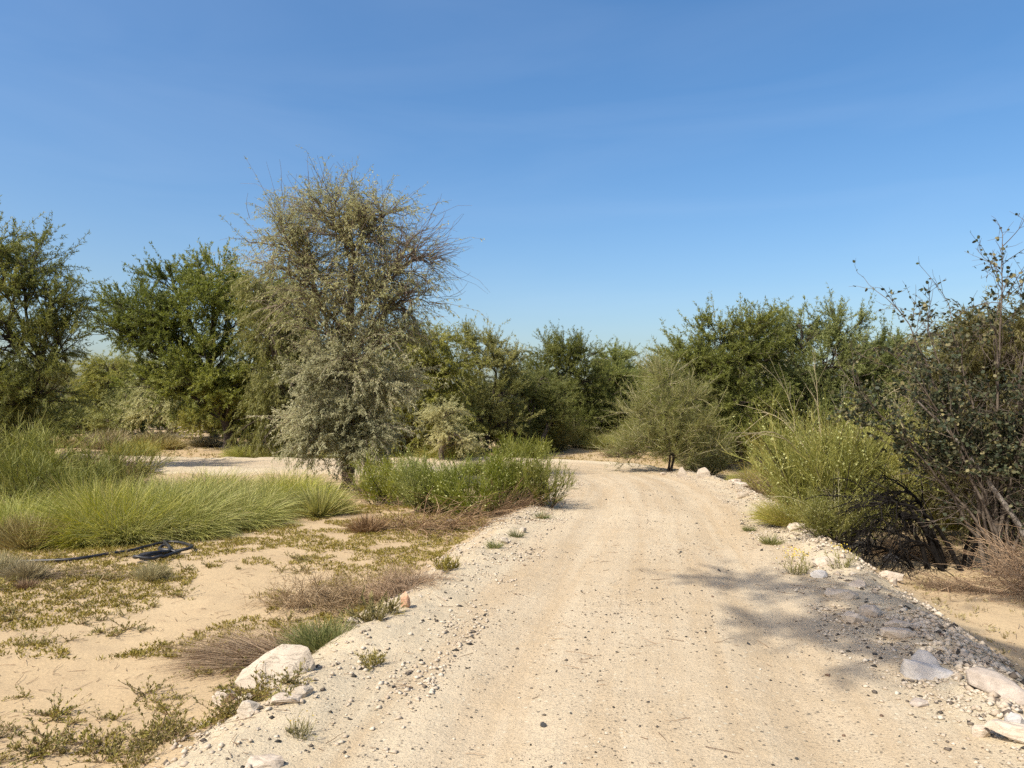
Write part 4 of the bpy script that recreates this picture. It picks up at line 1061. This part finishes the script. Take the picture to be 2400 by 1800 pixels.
big = [(-.26, -.03, -.02), (-.22, -.10, .03), (-.20, -.02, .09), (-.06, .02, .20), (.03, .03, .25), (.14, .05, .235), (.19, .04, .22), (.235, .02, .13), (.215, -.03, .02), (.16, -.12, -.05), (-.08, -.15, -.05), (.05, -.13, -.02),
       (-.15, .12, -.04), (.12, .16, .08), (.2, .12, -.05), (.0, .14, .12), (-.2, .06, -.05), (.24, .06, .05), (.10, -.085, .08), (-.12, -.08, .09)]
o = put('rock', rock_mesh('rock', (.5, .3, .3), 101, M['rock_white'], pts=big, cuts=5, rough=.014)); place(o, -1.42, 4.50, 0, (.95, .95, .84), .015); tag(o, 'big pale limestone slab on the sand left of the track', 'rock')

def stone(x, y, dims, seed, mat, label, rz=0., sink=.25, cuts=2, rough=.03, group=None, tilt=(0, 0), smooth=False, bev=0.):
    o = put('stone', rock_mesh('stone', dims, seed, M[mat], cuts=cuts, rough=rough, smooth=smooth, bev=bev))
    o.location = (x, y, H(x, y) + dims[2] * (.5 - sink)); o.rotation_euler = (tilt[0], tilt[1], rz)
    tag(o, label, 'stone', group); return o
stone(-1.72, 4.5, (.16, .12, .12), 102, 'rock_white', 'white stone half hidden by creeper left of the big slab', .4)
stone(-1.37, 3.9, (.12, .10, .10), 103, 'rock_white', 'white stone below the big slab next to the creeper', 1.1)
stone(-1.22, 3.98, (.20, .13, .07), 104, 'rock_tan', 'flat cream stone embedded below the big slab', .2)
stone(-1.14, 4.1, (.12, .09, .07), 105, 'rock_white', 'small white stone right of the creeper under the slab', .7)
stone(-1.5, 4.22, (.11, .09, .08), 110, 'rock_white', 'whitish stone peeping through the creeper', .7)
stone(-1.18, 5.52, (.11, .09, .10), 106, 'rock_white', 'small white angular stone between blue-green and olive plants', .3, .2)
stone(-0.84, 5.88, (.09, .07, .15), 107, 'rock_orange', 'upright orange-pink stone at the left verge', .2, .18)
stone(-1.1, 3.36, (.18, .12, .05), 108, 'rock_tan', 'flat cream stone at the bottom edge left of the track', .1)
stone(-0.25, 11.9, (.16, .12, .10), 109, 'rock_white', 'white stone among dead twigs under the broom', .1)
stone(-0.94, 11.3, (.18, .10, .06), 111, 'rock_white', 'flat white stone below the dead branch pile', .1)
stone(0.2, 13.0, (.3, .2, .3), 112, 'rock_tan', 'pinkish stone behind the gappy broom', .1)
stone(-0.1, 8.77, (.13, .10, .08), 113, 'rock_white', 'pale stone on the left berm half way to the bend', .3)
stone(0.14, 9.58, (.15, .1, .08), 114, 'rock_white', 'pale stone on the left berm below the broom', 1.3)
# the two white standing stones
pk = [(-.28, -.1, -.1), (.32, -.1, -.1), (-.2, .15, -.1), (.25, .15, -.1), (-.08, 0, .48), (.04, .02, .5), (-.2, -.1, .2), (.22, -.08, .2), (.15, .08, .33)]
o = put('rock', rock_mesh('rock', (.6, .3, .6), 120, M['rock_white'], pts=pk, cuts=4, rough=.02)); place(o, 4.0, 17.5, 0, .50); tag(o, 'white pointed rock standing on the outer edge of the bend', 'rock')
pk = [(-.36, -.1, -.1), (.4, -.1, -.1), (-.3, .15, -.1), (.35, .15, -.1), (-.2, 0, .42), (.1, .02, .5), (-.33, -.1, .2), (.30, -.08, .3), (.2, .08, .45)]
o = put('rock', rock_mesh('rock', (.7, .3, .6), 121, M['rock_white'], pts=pk, cuts=4, rough=.03)); place(o, 4.42, 17.2, 0, .48); tag(o, 'blocky white rock right of the pointed one', 'rock')
stone(3.7, 18.2, (.18, .14, .1), 122, 'rock_tan', 'small cream stone left of the pointed rock', .2)
stone(5.1, 17.0, (.35, .25, .25), 123, 'rock_tan', 'cream stone in grass beyond the right track edge', .2)
stone(6.9, 19.3, (.25, .2, .15), 124, 'rock_white', 'white stone on sand in front of the thin-trunked acacia', .2)
# right foreground rocks
hA = [(-.20, -.06, -.05), (-.19, -.02, .12), (-.12, -.07, .11), (-.04, -.10, .06), (.10, -.10, .045), (.26, -.07, .01), (.27, -.09, -.04), (.1, -.16, -.05), (-.12, -.16, -.05), (-.1, .06, .07), (.1, .04, .06), (.2, .05, -.05), (-.2, .08, -.05)]
hB = [(-.08, .00, .02), (-.10, .08, .10), (-.04, .10, .165), (.03, .09, .16), (.09, .06, .11), (.12, .03, .03), (.02, .0, .07), (.10, .14, -.04), (-.1, .15, -.04), (.06, .13, .12)]
o = put('rock', rock_join('rock', (.45, .25, .22), 130, M['rock_grey'], [hA, hB], cuts=5, rough=.018, smooth=True)); place(o, 2.50, 4.50, -.15, .74, .0); tag(o, 'bluish-white rock with a raised fin at the right verge', 'rock')
pk = [(-.22, .12, .1), (-.12, .16, .13), (.0, .12, .13), (.14, -.02, .09), (.24, -.16, .02), (.2, -.2, -.04), (-.2, .02, .0), (-.05, -.12, .0), (.1, -.22, -.05), (-.2, .18, -.05), (.2, .0, -.05), (-.16, .06, .11), (.04, -.08, .10)]
o = put('rock', rock_mesh('rock', (.5, .4, .2), 131, M['rock_brown'], pts=pk, cuts=4, rough=.02, smooth=True)); place(o, 2.66, 4.12, -.45, .62, .02); tag(o, 'long brownish rock sloping down at the right edge', 'rock')
stone(2.4, 3.56, (.28, .13, .10), 132, 'rock_tan', 'long cream stone at the lower right edge of the photo', -.5)
stone(2.28, 3.66, (.09, .08, .08), 133, 'rock_tan', 'small cream stone at the end of the long cream one', .3)
stone(2.5, 3.74, (.09, .09, .09), 134, 'rock_grey', 'small square grey stone at the right edge', .3)
stone(2.2, 4.06, (.11, .09, .05), 135, 'rock_brown', 'flat tan-peach stone among the right verge gravel', .3, .35)
stone(2.69, 5.22, (.24, .13, .09), 136, 'rock_tan', 'flat tan stone on the right verge, front of a pair', -.2)
stone(2.82, 5.42, (.26, .13, .08), 137, 'rock_tan', 'flat tan stone on the right verge, back of a pair', -.1)
stone(2.6, 5.65, (.24, .18, .13), 138, 'rock_tan', 'pale block embedded in the right berm', .4, .4)
stone(2.8, 6.38, (.30, .16, .13), 139, 'rock_white', 'long pale block higher on the right berm', -.5, .4)
stone(2.78, 5.8, (.2, .16, .12), 140, 'rock_tan', 'crumbly pale block right of the embedded one', .8, .35)
stone(3.2, 7.62, (.28, .2, .14), 141, 'rock_tan', 'tan slab beside the yellow-flowered plant', .3, .35)
stone(2.93, 7.1, (.18, .15, .10), 142, 'rock_grey', 'grey lump of cemented gravel on the right bank', .3, .35)
stone(3.09, 6.67, (.16, .12, .10), 143, 'rock_tan', 'round tan stone on sand at the right', .3, .3)
stone(4.05, 7.96, (.28, .12, .13), 144, 'rock_tan', 'oblong pinkish stone on shaded sand at the right', -.1, .25)
stone(3.8, 7.42, (.1, .08, .08), 145, 'rock_tan', 'small tan stone below the oblong pinkish one', .1)
stone(4.72, 9.3, (.24, .16, .14), 146, 'rock_brown', 'shaded brown stone at the foot of the large broom', .1)
stone(3.65, 9.5, (.26, .2, .14), 147, 'rock_white', 'white stone at the left foot of the large broom', .4)
stone(4.15, 13.4, (.3, .2, .14), 148, 'rock_white', 'pale stone on the right berm before the brown brush', .4)
stone(3.75, 11.3, (.25, .2, .14), 149, 'rock_white', 'pale stone in the grass left of the large broom', .2)
stone(4.9, 16.2, (.5, .2, .12), 150, 'rock_tan', 'low pale slab at the edge of the right bank', -.3)

# loose pebbles, one by one
rng = np.random.default_rng(111)
pm = {k: [rock_mesh('pebble', (1, .8, .6), 200 + i + 20 * q, M[k], n=11, cuts=0, rough=.0, smooth=False) for i in range(4)] for q, k in enumerate(('pebble_dark', 'pebble_brown', 'rock_white', 'rock_tan'))}
def pebble(x, y, s, kind, label, group):
    o = put('pebble', pm[kind][rng.integers(4)])
    o.location = (x, y, H(x, y) + s * .12); o.rotation_euler = (rng.normal() * .25, rng.normal() * .25, rng.random() * 6.28); o.scale = (s, s, s * .9)
    tag(o, label, 'pebble', group)
n = 0
while n < 150:
    y = 3.0 + 11 * rng.random() ** 1.6; r = rng.uniform(-2.0, 2.1); k = int(np.argmin(np.abs(CL[:, 1] - y) + (CS > 38) * 99)); x = CL[k, 0] + r
    zone = 'on the track in the foreground' if y < 5.2 else ('on the track level with the dappled shade' if y < 8.2 else 'on the track before the bend')
    sz_ = .014 + .034 * rng.random() ** 3
    if rng.random() < .75: pebble(x, y, sz_, 'pebble_dark', 'small dark grey pebble ' + zone, 'dark pebbles ' + zone)
    else: pebble(x, y, sz_, 'pebble_brown', 'small brown pebble ' + zone, 'brown pebbles ' + zone)
    n += 1
for side, lb in ((-1, 'pale stone chip in the loose gravel of the left verge'), (1, 'pale stone chip in the loose gravel of the right verge')):
    for n in range(75):
        y = 3.1 + 9 * rng.random() ** 1.4; r = side * rng.uniform(1.65, 2.35); k = int(np.argmin(np.abs(CL[:, 1] - y) + (CS > 38) * 99))
        pebble(CL[k, 0] + r, y, 0.022 + .04 * rng.random() ** 2.5, 'rock_white' if rng.random() < .5 else 'rock_tan', lb, 'pale chips of the %s verge' % ('left' if side < 0 else 'right'))

# the rest of the gravel, beyond counting
def gravel(n, rlo, rhi, smin, smax, pdark, seed, ymax=22., both=True, ypow=1.5, flat=.6):
    rng = np.random.default_rng(seed)
    smx = np.interp(ymax, CL[:int(len(CL) * .6), 1], CS[:int(len(CL) * .6)])
    s0 = CS[np.argmin(np.abs(CL[:, 1] - 2.6))]; s1 = s0 + (ymax - 2.6) * 1.05
    s = s0 + (s1 - s0) * rng.random(n) ** ypow
    r = rng.uniform(rlo, rhi, n) * (rng.choice([-1, 1], n) if both else 1)
    cx_ = np.interp(s, CS, CL[:, 0]); cy_ = np.interp(s, CS, CL[:, 1]); tx_ = np.interp(s, CS, CT[:, 0]); ty_ = np.interp(s, CS, CT[:, 1])
    x = cx_ + ty_ * r; y = cy_ - tx_ * r
    cl = vnoise(x * 3, y * 3, 301) + .5 * vnoise(x * 9, y * 9, 302)
    wheel = np.exp(-((np.abs(r) - .82) / .3) ** 2)
    heap = sstep(.35, .75, vnoise(x * 1.1 + 7, y * 1.1, 303) * .6 + vnoise(x * 3.3, y * 3.3, 304) * .4)
    ok = rng.random(n) < np.clip(cl * 1.1 - .1, .05, 1) * (1 - .75 * wheel) * (.15 + 1.1 * heap)
    x, y, s, r = x[ok], y[ok], s[ok], r[ok]; n = len(x)
    z = Hr(x, y, r, s)
    sz = smin + (smax - smin) * rng.random(n) ** 3.5
    o = np.array([(1, 0, 0), (-.2, .9, 0), (-1, -.1, 0), (.1, -.9, 0), (.05, .1, 1), (0, 0, -.7)])
    V = o[None] * (.7 + .6 * rng.random((n, 6, 1))) + rng.normal(size=(n, 6, 3)) * .12
    V[:, :, 2] *= flat
    a = rng.random(n) * 6.283; c, s_ = np.cos(a)[:, None], np.sin(a)[:, None]
    V = np.stack([V[..., 0] * c - V[..., 1] * s_, V[..., 0] * s_ + V[..., 1] * c, V[..., 2]], -1) * sz[:, None, None] * .5
    V = V + np.stack([x, y, z + sz * .08], 1)[:, None]
    t = np.array([(0, 1, 4), (1, 2, 4), (2, 3, 4), (3, 0, 4), (1, 0, 5), (2, 1, 5), (3, 2, 5), (0, 3, 5)])
    T = (t[None] + (np.arange(n) * 6)[:, None, None]).reshape(-1, 3)
    tint = np.where(rng.random(n) < pdark, rng.random(n) * .3, .5 + .5 * rng.random(n))
    return V.reshape(-1, 3), T, np.repeat(tint, 6)
gb = Buf()
v_, t_, a_ = gravel(62000, 1.2, 2.45, .006, .050, .15, 310, 20.); gb.add(v_, t=t_, tint=a_)
v_, t_, a_ = gravel(22000, 0, 1.7, .005, .026, .68, 311, 16.); gb.add(v_, t=t_, tint=a_)
v_, t_, a_ = gravel(2500, 2.2, 4.0, .008, .03, .35, 312, 12., both=False); gb.add(v_, t=t_, tint=a_)
v_, t_, a_ = gravel(11000, 1.75, 2.4, .016, .085, .06, 313, 16., both=False, ypow=1.2); gb.add(v_, t=t_, tint=a_)
o = put('gravel', gb.mesh('gravel', M['gravel'])); tag(o, 'loose pale and dark gravel along the track and its verges', 'gravel', kind='stuff')

# ------------------------------------------------------------------ creeping plants and ground cover
def creeper_mesh(seed, ns=9, L=.20, nl=16, lsz=.028, up=.12):
    rng = np.random.default_rng(seed)
    a = rng.random(ns) * 6.283
    d = np.stack([np.cos(a), np.sin(a), .25 + .5 * rng.random(ns)], 1)
    p = np.zeros((ns, 3)); p[:, 2] = .0
    P = grow(rng, p, d, L * (.4 + .8 * rng.random(ns)), 6, .18, -.03, .02)
    P[:, :, 2] = np.maximum(P[:, :, 2], .004)
    st = Buf(); tubes(st, P, np.linspace(.0028, .0014, 6)[None] * np.ones((ns, 1)), 3, .6)
    i = np.repeat(np.arange(ns), nl); q, tg = at_t(P, i, .15 + .85 * rng.random(len(i)))
    lf = Buf()
    leaves(lf, q, tg * .5 + rnd_unit(rng, len(i)) * .7 + UP * .5, rnd_unit(rng, len(i)) + UP, lsz * (.6 + .7 * rng.random(len(i))), lsz * .42 * (.6 + .7 * rng.random(len(i))), np.clip(rng.random(len(i)), 0, 1))
    return st.mesh('stem', M['straw']), lf.mesh('leaves', M['creeper'])
cms = [creeper_mesh(400 + k, 8 + k, .16 + .02 * k, 13 + k) for k in range(5)]
def creeper(x, y, s, label, group, name='creeping_plant'):
    k = int(rng.integers(5))
    e = bpy.data.objects.new(name, None); COL.objects.link(e)
    put('stem', cms[k][0], e); l = put('leaves', cms[k][1], e); l['kind'] = 'stuff'
    place(e, x, y, rng.random() * 6.28, s); tag(e, label, 'plant', group)
rng = np.random.default_rng(420)
# dense creeper row in front of the big slab
row = []
for (xa, ya), (xb, yb), nn in (((-2.25, 3.95), (-1.95, 3.92), 6), ((-1.95, 3.92), (-1.62, 4.02), 8), ((-1.62, 4.02), (-1.45, 4.24), 8), ((-1.5, 4.22), (-1.2, 4.22), 8)):
    for q in range(nn):
        f = rng.random(); row.append((xa + (xb - xa) * f + rng.normal() * .05, ya + (yb - ya) * f + rng.normal() * .07))
for x, y in row: creeper(x, y, .62 + .35 * rng.random(), 'leafy creeping plant of the thick row in front of the big slab', 'creeper row at the slab')
for n in range(190):
    while True:
        y = 3.4 + 5.4 * rng.random() ** 1.1; x = -(1.75 + rng.random() * (.72 * y - 1.3))
        if fbm(np.array([x * .8]), np.array([y * .8]), 431, 3)[0] > -.2: break
    zone = 'in the bottom left corner' if y < 4.6 else ('on the bare sand between slab and left edge' if y < 6.3 else 'on the sand below the hose coil')
    creeper(x, y, .40 + .5 * rng.random(), 'small creeping plant ' + zone, 'creeping plants ' + zone)
# far cover, beyond counting
def cover(n, seed, x0, x1, y0, y1, thr, sz, leafn=7, mat='creeper'):
    rng = np.random.default_rng(seed)
    x = rng.uniform(x0, x1, n); y = y0 + (y1 - y0) * rng.random(n)
    r, s = road_coord(x, y)
    ok = (fbm(x * .7, y * .7, 431, 3) + .5 * fbm(x * 3, y * 3, 432, 2) > thr) & (np.abs(r) > 2.45)
    x, y, r, s = x[ok], y[ok], r[ok], s[ok]; n = len(x); z = Hr(x, y, r, s)
    i = np.repeat(np.arange(n), leafn); m = len(i)
    rad = sz * 1.6 * rng.random(m); a = rng.random(m) * 6.283
    pos = np.stack([x[i] + np.cos(a) * rad, y[i] + np.sin(a) * rad, z[i] + sz * .5 * rng.random(m)], 1)
    d = np.stack([np.cos(a) * .6, np.sin(a) * .6, .4 + rng.random(m)], 1) + rng.normal(size=(m, 3)) * .3
    b = Buf(); L = sz * (.6 + .8 * rng.random(m))
    leaflets(b, pos, d, rnd_unit(rng, m) + UP * .5, L, L * .5, np.clip(rng.random(n)[i] * .5 + .5 * rng.random(m), 0, 1))
    return b
cb = cover(30000, 441, -9.5, -.4, 5.4, 13.5, -.24, .026)
o = put('ground_cover', cb.mesh('ground_cover', M['creeper'])); tag(o, 'sparse low green ground cover on the left sand', 'ground cover', kind='stuff')
cb = cover(9000, 442, -24, 12, 22, 44, -.10, .07, 5)
o = put('ground_cover', cb.mesh('ground_cover', M['drygrass'])); tag(o, 'thin straw-coloured ground cover on the far sand', 'ground cover', kind='stuff')
cb = cover(2500, 443, 3.5, 9.5, 5, 20, .0, .035, 5)
o = put('ground_cover', cb.mesh('ground_cover', M['drygrass'])); tag(o, 'sparse dry ground cover right of the track', 'ground cover', kind='stuff')
# leaf litter and little sticks
rng = np.random.default_rng(450)
n = 2200
x = np.concatenate([rng.uniform(-7, -1.2, 1500), rng.uniform(2.6, 6, 500), rng.uniform(-1, 3, 200)]); y = np.concatenate([3.2 + 8 * rng.random(1500) ** 1.3, 4 + 5 * rng.random(500), 3 + 6 * rng.random(200)])
p = np.stack([x, y, H(x, y) + .006], 1); a = rng.random(n) * 6.283
P = grow(rng, p, np.stack([np.cos(a), np.sin(a), .02 * rng.normal(size=n)], 1), .03 + .16 * rng.random(n) ** 2.5, 4, .12)
P[:, :, 2] = np.maximum(p[:, 2:3] - .002, np.minimum(P[:, :, 2], p[:, 2:3] + .012))
b = Buf(); tubes(b, P, np.linspace(.0022, .0012, 4)[None] * np.ones((n, 1)), 3, rng.random(n))
o = put('twig_litter', b.mesh('twig_litter', M['straw'])); tag(o, 'fine twig litter strewn over sand and track', 'litter', kind='stuff')

# single little plants along the verges
op = make_broom('leafy_plant', .26, 1.1, 460, M['creeper'], 26, 6, 5, .07, width=.009)
place(op, -1.04, 5.62, 0, (1.0, 1.0, .9)); tag(op, 'rounded olive leafy plant beside the orange stone', 'plant')
c = copy_tree(op); place(c, -.66, 7.3, 1.0, (.8, .8, .7)); tag(c, 'yellow-green leafy plant at the far end of the grey brush', 'plant')
c = copy_tree(op); place(c, -.88, 4.66, 1.0, (.5, .5, .35)); tag(c, 'flat olive plant on the left berm gravel', 'plant')
vt = grass_mesh('verge_tuft', 260, .20, .05, (0, 0), 461, M['bluegrass'], .005, .05, out=1.0)
for x, y, s, lb in [(3.07, 8.85, 1.0, 'bright green tuft on the right berm'), (3.12, 9.8, .7, 'faint dry tuft farther along the right berm'), (.45, 10.9, .9, 'small tuft at the left edge of the track before the broom'), (.05, 9.2, .8, 'thin tuft on the left berm'), (-.2, 8.5, .8, 'thin plant on the left berm nearer the viewer'), (-2.0, 3.55, .5, 'small tuft near the bottom left of the track')]:
    o = put('verge_tuft', vt); place(o, x, y, rng.random() * 6, s); tag(o, lb, 'plant', 'tufts on the verges')
def flower_plant(x, y, s, label, nf):
    e = make_broom('flowering_plant', .24, .75, 470 + nf, M['broom_olive'], 16, 5, 3, .05, width=.005)
    rr = np.random.default_rng(480 + nf); b = Buf()
    pp = np.stack([rr.normal(size=nf) * .07, rr.normal(size=nf) * .07, .16 + .10 * rr.random(nf)], 1)
    leaves(b, pp, rnd_unit(rr, nf), rnd_unit(rr, nf) + UP, .016, .016, rr.random(nf), .5)
    f = put('flowers', b.mesh('flowers', M['flower']), e); f['kind'] = 'stuff'
    place(e, x, y, 0, s); tag(e, label, 'plant')
M['flower'] = leaf_mat('yellow_flower', [(.55, .38, .03), (.65, .50, .10)], trans=.1)
flower_plant(2.78, 7.25, 1.0, 'yellow-flowered plant on the right berm', 90)
flower_plant(-1.03, 3.64, .55, 'spindly yellow-flowered plant by the bottom left verge', 9)
flower_plant(3.25, 7.35, .9, 'olive-yellow small plant behind the tan slab', 40)

# ------------------------------------------------------------------ irrigation hose
def hose():
    pts = [(-7.42, 8.11), (-6.29, 8.14), (-5.72, 8.33), (-5.48, 8.39), (-5.03, 8.44), (-4.81, 8.66), (-4.61, 8.94), (-4.51, 9.21), (-4.37, 9.44), (-4.14, 9.38), (-3.94, 9.17), (-3.9, 8.96), (-4.07, 8.87), (-4.13, 8.69), (-4.29, 8.59), (-4.19, 8.5), (-4.07, 8.66), (-4.1, 8.96), (-4.27, 9.17), (-4.3, 9.08), (-4.18, 8.88), (-4.01, 8.85), (-3.93, 8.81), (-3.96, 8.53), (-4.09, 8.39), (-4.22, 8.37), (-4.26, 8.42), (-4.15, 8.53), (-4.05, 8.69), (-4.1, 8.92), (-4.33, 9.27), (-4.34, 9.37)]
    P2 = catmull(np.array(pts, float), 10)
    z = H(P2[:, 0], P2[:, 1]) + .03
    k = np.linspace(0, 1, len(P2)); z = z + np.where(k > .3, .028 * np.abs(np.sin(k * 41)), 0) + np.where(k > .75, .02, 0)
    b = Buf(); tubes(b, np.column_stack([P2, z]), np.full(len(P2), .019), 8)
    return put('irrigation_hose', b.mesh('irrigation_hose', M['hose'], True))
tag(hose(), 'black irrigation hose with a loose coil on the left sand', 'hose')
